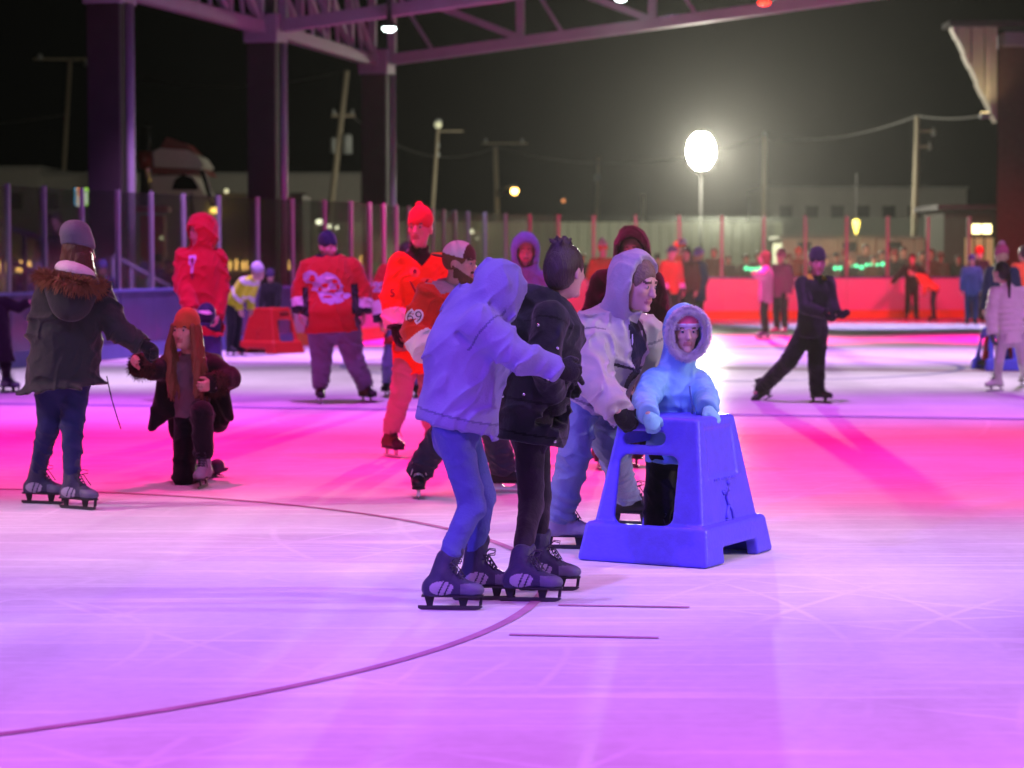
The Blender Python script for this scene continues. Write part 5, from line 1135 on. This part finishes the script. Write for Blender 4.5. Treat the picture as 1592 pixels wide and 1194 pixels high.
W['Ga'] = P(334, 735, 16.45); W['Aa'] = P(323, 733, 16.3)
BCOAT = cloth('black_fur_cuffed_coat', (.014, .011, .014)); LTOP = cloth('mauve_jumper', (.20, .14, .17))
fz = Vector(W['Ha'])
reg('I', person('kneeling woman with long auburn hair, an orange knit hat and an open black coat', W, dict(f=(-112, 3), ty=-88, u=.95, g=.93, skate='grey', toes=(-12, -96), pitch=(-62, 0), top=dict(m=LTOP, name='jumper', L=.02, r=(.16, .15, .15), sr=(.06, .055, .045), fold=.01, seed=5, collar=.02),
    pants=dict(m=cloth('black_trousers', (.010, .008, .012)), r=(.098, .078, .07), hem=.09, fold=.008), hat=('beanie', cloth('orange_knit', (.48, .13, .05), scale=170, bump=.6), cloth('orange_knit', 0)), hair=('locks', mat('light_brown_hair', (.20, .085, .04), .45, .9, 9, .4, stretch=(16, 16, 1.5)), .40, 64), gloves=None, curl=(1.0, .9))))
# J - child in black with the red aid
W, k = auto(424, 546, 420, -100, ('low', 'low'), lean=.25)
reg('J', person('child in black with a dark hat bending over the red skating aid', W, dict(f=(-105, -20), ty=-95, u=k, skate='black', toes=(-95, -90), top=dict(m=BLACK, name='jacket', L=.12, hood='down'), pants=dict(m=BLACK), hat=('beanie', cloth('purple_hat', (.05, .03, .10))))))
# K2 - black skater pushing off
W = px(24.6, H=(1271, 409, -.05), N=(1266, 430, 0), Sa=(1247, 442, -.05), Sb=(1287, 440, .06), Ea=(1252, 478, -.22), Eb=(1293, 472, -.02), Wa=(1284, 488, -.36), Wb=(1301, 489, -.16), Ha=(1253, 514, 0), Hb=(1272, 514, 0), Ka=(1226, 562, .02), Kb=(1269, 565, -.06), Ga=(1176, 622, 25.2), Gb=(1270, 626))
W['Aa'] = P(1185, 603, 25.1)

reg('K2', person('young skater all in black pushing off to the left, gloves held out to the right', W, dict(f=(-85, -6), ty=-70, u=.86, hu=1.25, g=1.05, skate='black', toes=(-150, -30), pitch=(-25, 0), top=dict(m=cloth('black_ski_jacket', (.010, .011, .014), rough=.6), name='jacket', L=.08, r=(.19, .185, .19), sr=(.092, .085, .065), fold=.01, regions=[(lambda c: (np.abs((c['C']-c['N'])@c['spine']+.0) < .03) & (np.abs((c['C']-c['N'])@c['across']) > .055) & (np.abs((c['C']-c['N'])@c['across']) < .11), cloth('hi_vis_yellow', (.45, .62, .03)))]), pants=dict(m=cloth('black_snow_trousers', (.007, .007, .009)), r=(.12, .105, .092), hem=-.01, fold=.01), hat=('beanie', cloth('charcoal_beanie', (.03, .03, .045))), gloves=BLACK, curl=(.7, .3), hdir=((.55, 0, -.8), (.85, 0, .1)))))
# L - white puffer girl
W = px(26.7, H=(1556, 424, 0), N=(1566, 446, 0), Sa=(1547, 455, 0), Sb=(1589, 455, 0), Ea=(1541, 488, 0), Eb=(1600, 488, 0), Wa=(1543, 520, -.05), Wb=(1602, 518, 0), Ha=(1560, 522, 0), Hb=(1584, 522, 0), Ka=(1553, 562, 0), Kb=(1590, 562, .1), Ga=(1551, 608), Gb=(1592, 600))
reg('L', person('girl in a white puffer jacket and white leggings with a long dark ponytail', W, dict(f=(128, 0), ty=100, u=.90, g=.95, skate='white', toes=(-150, 40), top=dict(m=cloth('white_puffer', (.80, .72, .72), rough=.6), name='puffer_jacket', L=.09, puff=.075, r=(.175, .17, .185), sr=(.08, .075, .06), fold=.004), pants=dict(m=cloth('white_leggings', (.58, .5, .55)), r=(.085, .062, .046), hem=.0, fold=.004), hair=('pony', mat('black_hair', (.02, .012, .012), .4, .6, 9, .4, stretch=(16, 16, 1.5)), .42, 16), gloves=cloth('grey_glove', (.08, .09, .11)))))
# T2 - hooded man behind
W = px(17.1, H=(982, 394, 0), N=(975, 424, 0), Sa=(938, 440, 0), Sb=(1012, 440, 0), Ea=(922, 495, 0), Eb=(1024, 495, 0), Wa=(930, 550, -.1), Wb=(1020, 550, -.1), Ha=(955, 560, 0), Hb=(985, 560, 0), Ka=(938, 640, 0), Kb=(980, 640, 0), Ga=(931, 728), Gb=(984, 724))
reg('T2', person('man in a dark hooded jacket behind the bending man, his face lit red', W, dict(f=(-98, 2), ty=-95, u=1.02, g=1.05, skate=('brown', 'black'), toes=(-88, -80), top=dict(m=cloth('dark_hooded_jacket', (.010, .010, .009)), name='jacket', hood='up', hx=1.1, L=.12, r=(.22, .21, .21), sr=(.1, .09, .07), fold=.01), pants=dict(m=BLACK, r=(.1, .085, .075), hem=.03))))
# U - hooded person behind the bun
W = px(22.5, H=(817, 393, 0), N=(819, 420, 0), Sa=(795, 434, 0), Sb=(845, 434, 0), Ea=(787, 480, 0), Eb=(853, 480, 0), Wa=(800, 520, -.1), Wb=(845, 520, -.1), Ha=(812, 530, 0), Hb=(830, 530, 0), Ka=(812, 585, 0), Kb=(830, 585, 0), Ga=(812, 648), Gb=(832, 648))
reg('U', person('bearded person in a pale lilac hooded top just behind the girl with the bun', W, dict(f=(-88, -4), ty=-80, u=1.04, skate='black', toes=(-85, -80), beard=True, beardm=mat('grey_beard', (.22, .2, .2), .9, .5, 120), top=dict(m=cloth('lilac_hoodie', (.17, .21, .46)), name='hoodie', hood='up', hx=1.1, L=.1), pants=dict(m=DJEAN))))
# V - person at the left edge
W = px(26.4, H=(-18, 440, 0), N=(-14, 462, 0), Sa=(-34, 472, 0), Sb=(8, 470, 0), Ea=(-40, 505, 0), Eb=(28, 478, 0), Wa=(-36, 535, 0), Wb=(46, 470, 0), Ha=(-18, 535, 0), Hb=(4, 535, 0), Ka=(-18, 568, 0), Kb=(9, 568, 0), Ga=(-20, 612), Gb=(10, 610))
reg('V', person('person in a black coat cut off by the left edge, one arm out', W, dict(f=(0, 0), ty=10, u=.95, skate='rental', toes=(-40, -30), top=dict(m=BLACK, name='coat', L=.22, r=(.19, .19, .22)), pants=dict(m=BLACK, r=(.085, .066, .05)), hat=('beanie', BLACKK))))

# ---------------------------------------------------------------- coats, fur, emblems
d = ALL['K']; hu = .80*1.17; rg = [d['H']+(d['f']*.082+d['r']*(math.cos(a)*.110)+d['up']*(.008+math.sin(a)*.134))*hu for a in np.linspace(0, 2*math.pi, 26, endpoint=False)]
fur('fur_trim', rg, 5600, .026, mat('grey_lilac_fur', (.74, .68, .74), .9, .3, 200), d['E'], .016, d['f'], True, 3)
S = Shape(); S.ell(d['H']-d['f']*.012*hu+d['up']*.055*hu, (d['r'], d['f'], d['up']), (.088*hu, .112*hu, .092*hu), .02); S.cut(d['H']+d['up']*.026*hu, -d['up']+d['f']*.1, .3, .004); V, F = S.mesh(.007); z = (cents(V, F)-A3(d['H']))@A3(d['up'])/hu
mesh_np('striped_hat', V, F, [PINK, LPINK, cloth('white_stripe', (.75, .7, .75))], d['E'], np.where(z < .05, 1, np.where(z < .058, 2, 0)))
c = d['N']+d['fw']*.16-d['spine']*.02
zp = [d['N']-d['spine']*(.03+.05*k)+d['fw']*(.105+.06*min(1, k/3.)) for k in range(9)]; 
MB().tube([p+d['fw']*.05 for p in zp[1:]], .006, 6).build('zip', cloth('blue_zip', (.10, .2, .5)), d['E'], True)
# A: shoulder seam and drawn hem need nothing; B: studs
d = ALL['B']; stud = mat('steel_stud', (.6, .6, .62), .25, 0, 1, .5, 1.0)
def on_surface(k, x, y, off=.0):
    d = ALL[k]; bv = BVHTree.FromPolygons([tuple(v) for v in d['jk'][0].tolist()], [tuple(f) for f in d['jk'][1].tolist()])
    o = Vector((0, 0, CAMH)); t = (P(x, y, 10)-o).normalized(); h_ = bv.ray_cast(o, t); return (h_[0]+h_[1]*off) if h_[0] else None
for x, y in ((815, 613), (784, 616), (856, 637), (866, 541), (838, 506), (862, 686), (852, 588)):
    p = on_surface('B', x, y, .003)
    if p: MB().ball(p, .009, 10, 7).build('stud', stud, d['E'], True)
# C: hood cord, pocket line
d = ALL['C']
for sx in (-1, 1):
    q = d['N']+d['fw']*.15+d['across']*(.045*sx)-d['spine']*.01; MB().tube([q, q-d['spine']*.06+d['fw']*.03, q-d['spine']*.14+d['fw']*.035, q-d['spine']*.19+d['fw']*.03], .0045, 6).build('drawcord', LACEW, d['E'], True)
# H: fur trimmed hood hanging on the back, white lining, strap
d = ALL['H']; E = d['E']; S = Shape(); Yh = 14.35
S.ell(P(112, 446, Yh-.14), (Vector((1, 0, 0)), Vector((0, 1, 0)), Z3), (.17, .13, .14), .04); S.ell(P(110, 470, Yh-.18), (Vector((1, 0, 0)), Vector((0, 1, 0)), Z3), (.13, .09, .12), .05)
S.ell(P(118, 418, Yh-.1), (Vector((1, 0, 0)), Vector((0, 1, 0)), Vector((.25, 0, 1)).normalized()), (.13, .13, .085), .02, 's'); V, F = S.mesh(.009); mesh_np('hanging_hood', V, F, [PARKA], E)
S = Shape(); S.ell(P(117, 424, Yh-.09), (Vector((1, 0, 0)), Vector((0, 1, 0)), Vector((.25, 0, 1)).normalized()), (.125, .125, .07), .02); V, F = S.mesh(.009); mesh_np('hood_lining', V, F, [cloth('white_fleece', (.62, .6, .62), scale=120, bump=.7)], E)
ring = [P(x, y, Yh+dy) for x, y, dy in ((62, 428, 0), (72, 431, -.18), (92, 434, -.27), (115, 439, -.29), (136, 443, -.25), (152, 446, -.1), (156, 440, .02))]
fur('fur_trim', ring, 2200, .07, FURB, E, .024, None, False, 5)
MB().tube([P(166, 585, Yh-.05), P(170, 604, Yh-.1), P(174, 622, Yh-.12), P(181, 645, Yh-.12), P(188, 667, Yh-.12)], .004, 6).build('hanging_strap', BLACK, E, True)
# I: the open coat
d = ALL['I']; E = d['E']; YI = 15.9; S = Shape(); q = lambda x, y, dy=0: P(x, y, YI+dy)
S.cone(q(262, 566, .06), q(333, 566, .14), .075, .075, .04); S.cone(q(296, 580, .14), q(298, 660, .2), .17, .17, .05, sq=(d['fw'], 2.2))
for a, b_, r0, r1 in (((263, 572, -.04), (235, 666, -.02), .055, .025), ((266, 572, .0), (248, 652, .03), .06, .04), ((266, 576, .0), (262, 640, .03), .06, .045), ((268, 580, .08), (275, 640, .14), .08, .05), ((333, 572, .04), (357, 648, -.02), .06, .03), ((336, 580, .06), (350, 655, .05), .07, .03), ((334, 590, .12), (338, 655, .14), .09, .08)): S.cone(q(*a), q(*b_), r0, r1, .06)
Wv = d['sides']
for i in (0, 1): S.cone(Wv[i][0], Wv[i][1], .082, .075, .03); S.cone(Wv[i][1], Wv[i][1]+(Wv[i][2]-Wv[i][1])*.85, .075, .068, .02)
S.ell(q(296, 552, -.09), (Vector((1, 0, 0)), Vector((0, 1, 0)), Z3), (.055, .12, .12), .02, 's'); S.box(q(297, 605, -.16), (Vector((1, 0, .05)).normalized(), Vector((0, 1, 0)), Z3), (.115, .16, .25), .05, .02, 's'); S.fold(.008, .16, (.8, .2, .3), 4)
V, F = S.mesh(.0095); mesh_np('open_coat', V, F, [BCOAT], E)
for i in (0, 1):
    a = Wv[i][1]+(Wv[i][2]-Wv[i][1])*.62; dd = (Wv[i][2]-Wv[i][1]).normalized(); e1 = dd.orthogonal().normalized(); e2 = dd.cross(e1)
    for k in range(3): fur('fur_cuff', [a+dd*(.035*k)+(e1*math.cos(t)+e2*math.sin(t))*.062 for t in np.linspace(0, 6.283, 12, endpoint=False)], 420, .045, mat('dark_brown_fur', (.06, .028, .022), .9, .4, 150), E, .02, None, True, k+i)
# jersey numbers and emblems
WPR = cloth('white_print', (.72, .72, .74)); BPR = cloth('navy_print', (.015, .015, .04)); GPR = cloth('silver_print', (.45, .42, .55))
def number(key, txt, cpx, size, along, m1=WPR, m2=BPR, lay=True):
    d = ALL[key]; c = on_surface(key, *cpx)
    if c is None: return print('no hit', key)
    n = (Vector((0, 0, CAMH))-c).normalized(); rt = Vector((along[0], 0, along[1])).normalized(); rt = (rt-n*rt.dot(n)).normalized(); up = n.cross(rt)
    if lay: project('number_outline', text_flat(txt, size, .010), c, rt, up, n, d['jk'], m1, d['E'], .004, .025)
    project('number', text_flat(txt, size, -.002 if lay else .002), c, rt, up, n, d['jk'], m2, d['E'], .008, .025)
number('D', '69', (644, 493), .105, (1, -.06)); number('E', '5', (610, 456), .085, (1, .05), CUFW, cloth('dark_red_print', (.2, .02, .03)), False); number('E2', '22', (590, 447), .13, (1, .0))
def emblem(key, cpx, polys, scale, m, name, lean=0, off=.004):
    d = ALL[key]; c = on_surface(key, *cpx); n = (Vector((0, 0, CAMH))-c).normalized(); rt = Vector((math.cos(lean), 0, math.sin(lean))); rt = (rt-n*rt.dot(n)).normalized(); up = n.cross(rt)
    for pl in polys: project(name, [[(x*scale, y*scale) for x, y in pl]], c, rt, up, n, d['jk'], m, d['E'], off, .03)
def blob(cx, cy, rx, ry, n=14, j=.18, seed=0):
    rs = np.random.RandomState(seed); return [(cx+rx*math.cos(2*math.pi*k/n)*(1+rs.uniform(-j, j)), cy+ry*math.sin(2*math.pi*k/n)*(1+rs.uniform(-j, j))) for k in range(n)]
emblem('F', (508, 446), [blob(.10, .05, 1.0, .78, 22, .20, 1), blob(-1.05, .62, .5, .42, 12, .12, 2), blob(.25, -.75, .75, .35, 16, .25, 3), blob(1.25, -.55, .25, .2, 9, .2, 4)], .165, GPR, 'emblem')
emblem('F', (508, 446), [blob(-.92, .52, .22, .24, 10, .1, 5), blob(.5, .35, .20, .14, 9, .2, 6), blob(-.1, .1, .26, .16, 9, .2, 7), blob(.35, -.25, .30, .10, 9, .2, 8), blob(.05, -.62, .34, .09, 9, .2, 9), blob(-.45, -.15, .12, .16, 9, .2, 10), blob(.72, .0, .12, .18, 9, .2, 12)], .165, JRED, 'emblem_detail', 0, .009)
emblem('F', (508, 446), [blob(-.02, -.18, .28, .12, 10, .15, 11), blob(.15, .55, .3, .1, 9, .2, 13)], .165, WPR, 'emblem_highlight', 0, .011)
emblem('E', (652, 430), [blob(-.35, .35, .42, .4, 12, .08, 1), blob(.55, -.25, .5, .16, 10, .2, 2), [(-.8, -.35), (-.65, -.4), (-.1, -1.05), (-.15, -1.2), (-.3, -1.15)]], .10, cloth('orange_print', (.75, .14, .10)), 'emblem'); emblem('E', (652, 430), [[(-.78, -.3), (-.7, -.3), (-.2, -1.2), (-.3, -1.3)], [(-.1, -1.0), (.1, -1.0), (.75, -.2), (.6, -.2)], blob(-.35, .4, .16, .18, 9, .1, 5)], .10, cloth('plum_print', (.16, .02, .06)), 'emblem_detail', 0, .009)
emblem('G', (299, 418), [[(-.25, 1.0), (.28, 1.05), (.3, .75), (.1, .3), (.05, -.3), (-.15, -.35), (-.1, .2), (-.28, .4)]], .14, cloth('lilac_print', (.55, .40, .65)), 'emblem'); emblem('G', (299, 418), [[(-.12, .8), (.12, .85), (.05, .3), (-.06, .1)], [(-.18, -.4), (.1, -.4), (.12, -.75), (-.1, -.8)]], .14, cloth('maroon_print', (.2, .01, .04)), 'emblem_detail', 0, .009)
# G: navy cap held in the hand (a thing of its own)
gd = ALL['G']; c = P(321, 488, 24.1); E = empty('cap', c, 'navy cap with a white mark held in the hand of the red hooded man', 'cap'); S = Shape(); S.ell(c, (Vector((1, 0, 0)), Vector((0, 1, 0)), Z3), (.10, .12, .12), .02); S.ell(c+Vector((-.02, -.08, -.11)), (Vector((1, 0, 0)), Vector((0, 1, 0)), Z3), (.09, .10, .02), .02); S.cut(c-Z3*.125, -Z3, .3); V, F = S.mesh(.014); mesh_np('crown', V, F, [cloth('navy_cap', (.015, .018, .06), rough=.5)], E)
project('white_mark', [blob(0, 0, .075, .022, 12, .4, 3)], c+Vector((.0, 0, .02)), Vector((1, 0, -.15)).normalized(), Z3, Vector((0, -1, 0)), (V, F), cloth('white_cap_print', (.75, .75, .8)), E, .004, .02)

# ---------------------------------------------------------------- smaller people on the ice
def crowd(label, x, gy, ty, yaw, c1, c2, arms=('down', 'down'), hat=None, hair=None, top='jacket', L=.1, skate_='black', hood=None, group=None, g0=None, **kw):
    W, k = auto(x, gy, ty, yaw, arms, kw.get('stride', 0), kw.get('lean', 0), kw.get('bend', 0), g0, kw.get('wide', .1), kw.get('hl'))
    t = dict(m=c1, name=top, L=L, hood=hood, sr=kw.get('sr', (.092, .082, .064)), r=kw.get('r', (.195, .19, .2)))
    t.update(kw.get('t', {}))
    o = dict(f=(yaw+kw.get('turn', 0), kw.get('look', 0)), ty=yaw, u=k, skate=skate_, toes=(yaw-14, yaw+14) if math.cos(R(yaw+90)) > 0 else (yaw+14, yaw-14), top=t, pants=dict(m=c2, r=(.105, .082, .07)), hat=hat, hair=hair, gloves=kw.get('gl'), palm=kw.get('palm', (None, None)))
    if kw.get('pompom'): o['pompom'] = kw['pompom']
    o['hu'] = kw.get('hu', 1.2)
    d = person(label, W, o, group); return d
DK = cloth('charcoal_coat', (.025, .024, .028)); DKT = cloth('dark_trousers', (.016, .016, .02)); RHAT = cloth('red_hat', (.6, .02, .02)); NAVY = cloth('navy_coat', (.04, .06, .20)); BRN = cloth('brown_coat', (.08, .045, .03)); PUR = cloth('plum_coat', (.18, .04, .14)); LGR = cloth('light_grey_coat', (.50, .47, .52)); ORJ = cloth('red_orange_jacket', (.65, .10, .05)); YEL = cloth('hi_vis_vest', (.50, .68, .02)); SILV = cloth('reflective_band', (.6, .6, .62))
TED = dict(name='jersey', cuffs=[(.4, .8, CUFW), (.8, 1.4, BLACK)])
crowd('person in a hi-vis yellow vest and pale hat bending beside the red hooded man', 362, 553, 396, -30, YEL, DKT, ('low', 'low'), ('beanie', cloth('lilac_hat', (.5, .42, .6))), bend=.75, hl=1.6, top='vest', t=dict(regions=[(lambda c: np.abs(((c['C']-c['N'])@c['spine']+.14) % .26-.13) < .028, SILV)]), L=.05)
crowd('skater in a red jersey and striped bobble hat, left of the hooded man lit red', 936, 522, 378, -75, JRED, DKT, hat=('beanie', cloth('white_red_hat', (.5, .3, .34)), RHAT), t=TED, pompom=CUFW)
crowd('skater in a dark cap and red jersey with white cuffs right of the bending man', 1043, 522, 384, -60, JRED, DKT, hat=('cap', cloth('slate_cap', (.05, .06, .12))), t=TED, turn=-70)
crowd('woman with long brown hair in a brown coat beside the blue coated skater', 1068, 520, 385, -120, BRN, DKT, hair=('long', HAIRD, .32, 18))
crowd('skater in a long blue coat and violet hat near the far boards', 1087, 516, 388, 150, NAVY, DKT, hat=('beanie', cloth('violet_hat', (.25, .18, .6))), L=.28, r=(.17, .175, .2))
crowd('small skater in a red cap and red jacket at the far boards', 1053, 503, 379, -70, cloth('red_coat', (.5, .03, .03)), DKT, hat=('beanie', RHAT))
crowd('skater in a violet and red hat behind the brown coat', 1060, 506, 376, -95, ORJ, DKT, hat=('knit', cloth('violet_hat', 0), RHAT))
crowd('skater with auburn hair in a pale grey coat reaching out to the left', 1190, 527, 392, 175, LGR, DKT, ('up', 'down'), hair=('long', cloth('dark_auburn_hair', (.16, .05, .04)), .34, 18), t=dict(regions=[(lambda c: (np.abs((c['C']-c['N'])@c['across']) < .05) & ((c['C']-c['N'])@c['spine'] < -.2), BLACK)]), L=.2, skate_='rental', wide=.14)
crowd('skater in a plum coat and pink skates holding on to the pale grey coat', 1214, 521, 390, -130, PUR, DKT, hat=('beanie', cloth('mauve_hat', (.3, .08, .18))), L=.14, skate_='pink')
crowd('child in black with arms held out by the far boards', 1417, 498, 396, -95, BLACK, DKT, ('out', 'out'), hair=('short', HAIRD), hu=1.25, wide=.13, skate_='black')
crowd('skater in a red orange jacket bending down beside the child in black', 1452, 500, 398, 170, ORJ, cloth('navy_trousers', (.02, .02, .05)), ('low', 'low'), hair=('short', HAIRD), bend=.85, wide=.16, hl=1.5)
crowd('child in a navy blue coat seen from behind near the right glass', 1510, 506, 398, 80, cloth('blue_coat', (.045, .08, .24)), cloth('navy_snow_trousers', (.025, .03, .10)), hat=('beanie', cloth('indigo_hat', (.07, .06, .22))), L=.16, hu=1.15, r=(.2, .2, .21), sr=(.095, .085, .07))
crowd('skater in a red hat and dark coat just behind the navy coated child', 1521, 503, 386, -90, DK, DKT, hat=('beanie', RHAT))
crowd('skater in a navy coat, red trousers and pink bobble hat behind the white puffer jacket', 1556, 575, 385, 95, cloth('midnight_coat', (.03, .03, .09)), cloth('red_trousers', (.45, .02, .03)), hat=('beanie', cloth('pink_hat', (.5, .06, .22))), pompom=cloth('pink_pompom', (.55, .2, .4)), wide=.22, L=.15)
crowd('skater in a bright red orange jacket at the right edge', 1592, 545, 384, 100, cloth('bright_orange_jacket', (.75, .12, .03)), DKT, hair=('short', HAIRD))
aid(G(1534, 577), 8, AIDB, 'blue skating aid half hidden behind the girl in the white puffer', .016, .8)
# spectators beyond the glass
GS = 'spectators behind the glass'
def spectator(label, x, Y, head_y, c1, hat=None, hair=None, yaw=-90, w=1.0, arms=('down', 'down'), **kw):
    p = P(x, head_y, Y); top = p.z; g0 = Vector((p.x, Y, 0))
    return crowd(label, x, 0, 0, yaw, c1, DKT, arms, hat, hair, skate_=None, group=GS, g0=g0, hl=top, r=(.185*w, .19*w, .2*w), sr=(.09*w, .08*w, .065*w), **kw)
spectator('broad spectator in dark brown behind the glass, right of the green lamps', 1110, 61, 386, BRN, hair=('short', cloth('reddish_hair', (.12, .03, .03))), w=1.3)
spectator('spectator in a rust red coat behind the plum coated skater', 1241, 61, 387, cloth('rust_coat', (.22, .05, .03)), hat=('beanie', RHAT), w=1.1)
spectator('short spectator with a red lit face in a dark coat, right of the black skater', 1321, 61, 401, DK, hair=('short', cloth('reddish_hair', 0)), w=1.1)
spectator('spectator in a maroon hat and dark coat behind the far glass', 1391, 61, 391, DK, hat=('beanie', cloth('maroon_hat', (.2, .02, .03))), w=1.1)
spectator('spectator in a dark red hood beside the right pole', 1447, 61.5, 389, cloth('maroon_coat', (.14, .02, .03)), hood='up')
spectator('tall dark spectator standing behind the left glass', 86, 38, 331, DK, hair=('short', HAIRD))
spectator('spectator in a green hi-vis jacket bending behind the left glass', 226, 40, 405, cloth('green_jacket', (.06, .30, .05)), hat=('beanie', cloth('blue_hat', (.08, .08, .4))), w=1.15, bend=.3)
spectator('spectator in violet behind the left handrail', 262, 42, 404, cloth('violet_coat', (.12, .06, .22)), hair=('short', HAIRD))
spectator('dark spectator between the big man and the man in orange', 573, 54, 396, DK, hair=('bun', HAIRD), w=.9)
spectator('grey spectator behind the rust coat', 1262, 63, 392, cloth('grey_coat', (.14, .14, .13)), hair=('short', HAIRD), w=.95)
spectator('grey spectator in a flat hat left of the yellow lamp', 1300, 64, 393, cloth('grey_coat', 0), hat=('cap', DK))
spectator('tall thin grey spectator below the yellow lamp', 1346, 63.5, 380, cloth('dim_grey_coat', (.09, .09, .085)), hair=('short', HAIRD), w=.8)
spectator('pair member in grey nearer the maroon hat', 1371, 64, 390, cloth('grey_coat', 0), hair=('short', HAIRD))
spectator('grey spectator right behind the maroon hat', 1404, 63, 385, cloth('dim_grey_coat', 0), hair=('short', HAIRD))
spectator('spectator in a dark coat left of the pale grey coat', 1160, 63, 396, cloth('dim_grey_coat', 0), hair=('short', HAIRD), w=.9)
spectator('spectator in orange seen between the posts behind the big man', 456, 50, 402, BRN, hair=('short', HAIRD))
spectator('blue lit spectator behind the parka, at the left glass', 160, 37, 408, cloth('blue_grey_coat', (.06, .07, .2)), hat=('beanie', cloth('blue_hat', 0)))
spectator('small spectator in blue left of the parka', 44, 37, 420, cloth('blue_grey_coat', 0), hat=('beanie', DK))

GC = [cloth('grey_coat', 0), cloth('dim_grey_coat', 0), DK, BRN, cloth('maroon_coat', 0), cloth('blue_grey_coat', 0)]
for k, (x, Y, hy, m, ht, lb) in enumerate(((905, 62, 394, 2, None, 'dark spectator behind the glass just right of the hair bun'), (962, 63, 398, 1, None, 'dim spectator behind the glass left of the dark hooded man'), (1022, 62, 396, 2, 'b', 'dark capped spectator behind the glass, right of the pale hood'), (1132, 63, 397, 1, None, 'dim spectator right of the broad dark brown spectator'), (1178, 65, 392, 0, None, 'grey spectator behind the reaching skater'), (1226, 64, 396, 3, 'b', 'brown coated spectator left of the rust coat'), (1283, 62, 399, 2, None, 'short dark spectator by the start of the right green lamps'), (1312, 65, 390, 0, 'b', 'grey spectator in a knit hat left of the yellow lamp'), (1358, 62.5, 399, 3, None, 'short brown coated spectator below the yellow lamp'), (1381, 65, 387, 1, 'b', 'dim spectator in a hat left of the maroon hat'), (1433, 63, 392, 1, None, 'dim spectator just right of the tall yellowish pole'), (1462, 62, 394, 4, 'b', 'maroon coated spectator at the right gate post'), (1490, 62, 397, 2, None, 'dark spectator below the kiosk roof'), (20, 38, 402, 2, None, 'dark spectator under the left edge handrail'), (120, 40, 404, 4, 'b', 'maroon coated spectator behind the grey beanie'), (196, 41, 410, 2, None, 'dark spectator left of the green hi-vis jacket'), (246, 43, 398, 5, 'b', 'blue grey spectator beside the red machine'), (392, 46, 404, 2, None, 'dark spectator behind the hi-vis vest'), (441, 49, 408, 4, None, 'maroon coated spectator left of the big man'), (590, 58, 398, 1, None, 'dim spectator beside the orange jersey'))):
    spectator(lb, x, Y, hy, GC[m], hat=('beanie', (DK, cloth('maroon_hat', 0))[k % 2]) if ht else None, hair=None if ht else ('short', HAIRD), w=1.0+.1*(k % 3))

# ---------------------------------------------------------------- thin haze added to give the floodlight its halo
hz = bpy.data.materials.new('halo_haze'); hz.use_nodes = True; nt = hz.node_tree; nt.nodes.clear(); o_ = nt.nodes.new('ShaderNodeOutputMaterial'); v_ = nt.nodes.new('ShaderNodeVolumePrincipled')
v_.inputs['Color'].default_value = (.9, .9, .86, 1); v_.inputs['Density'].default_value = .00007; v_.inputs['Anisotropy'].default_value = .84; nt.links.new(v_.outputs[0], o_.inputs['Volume'])
tag(MB().box((6, 52, 5.6), (75, 84, 6.9)).build('haze', hz), kind='stuff')
sc.cycles.volume_step_rate = 4
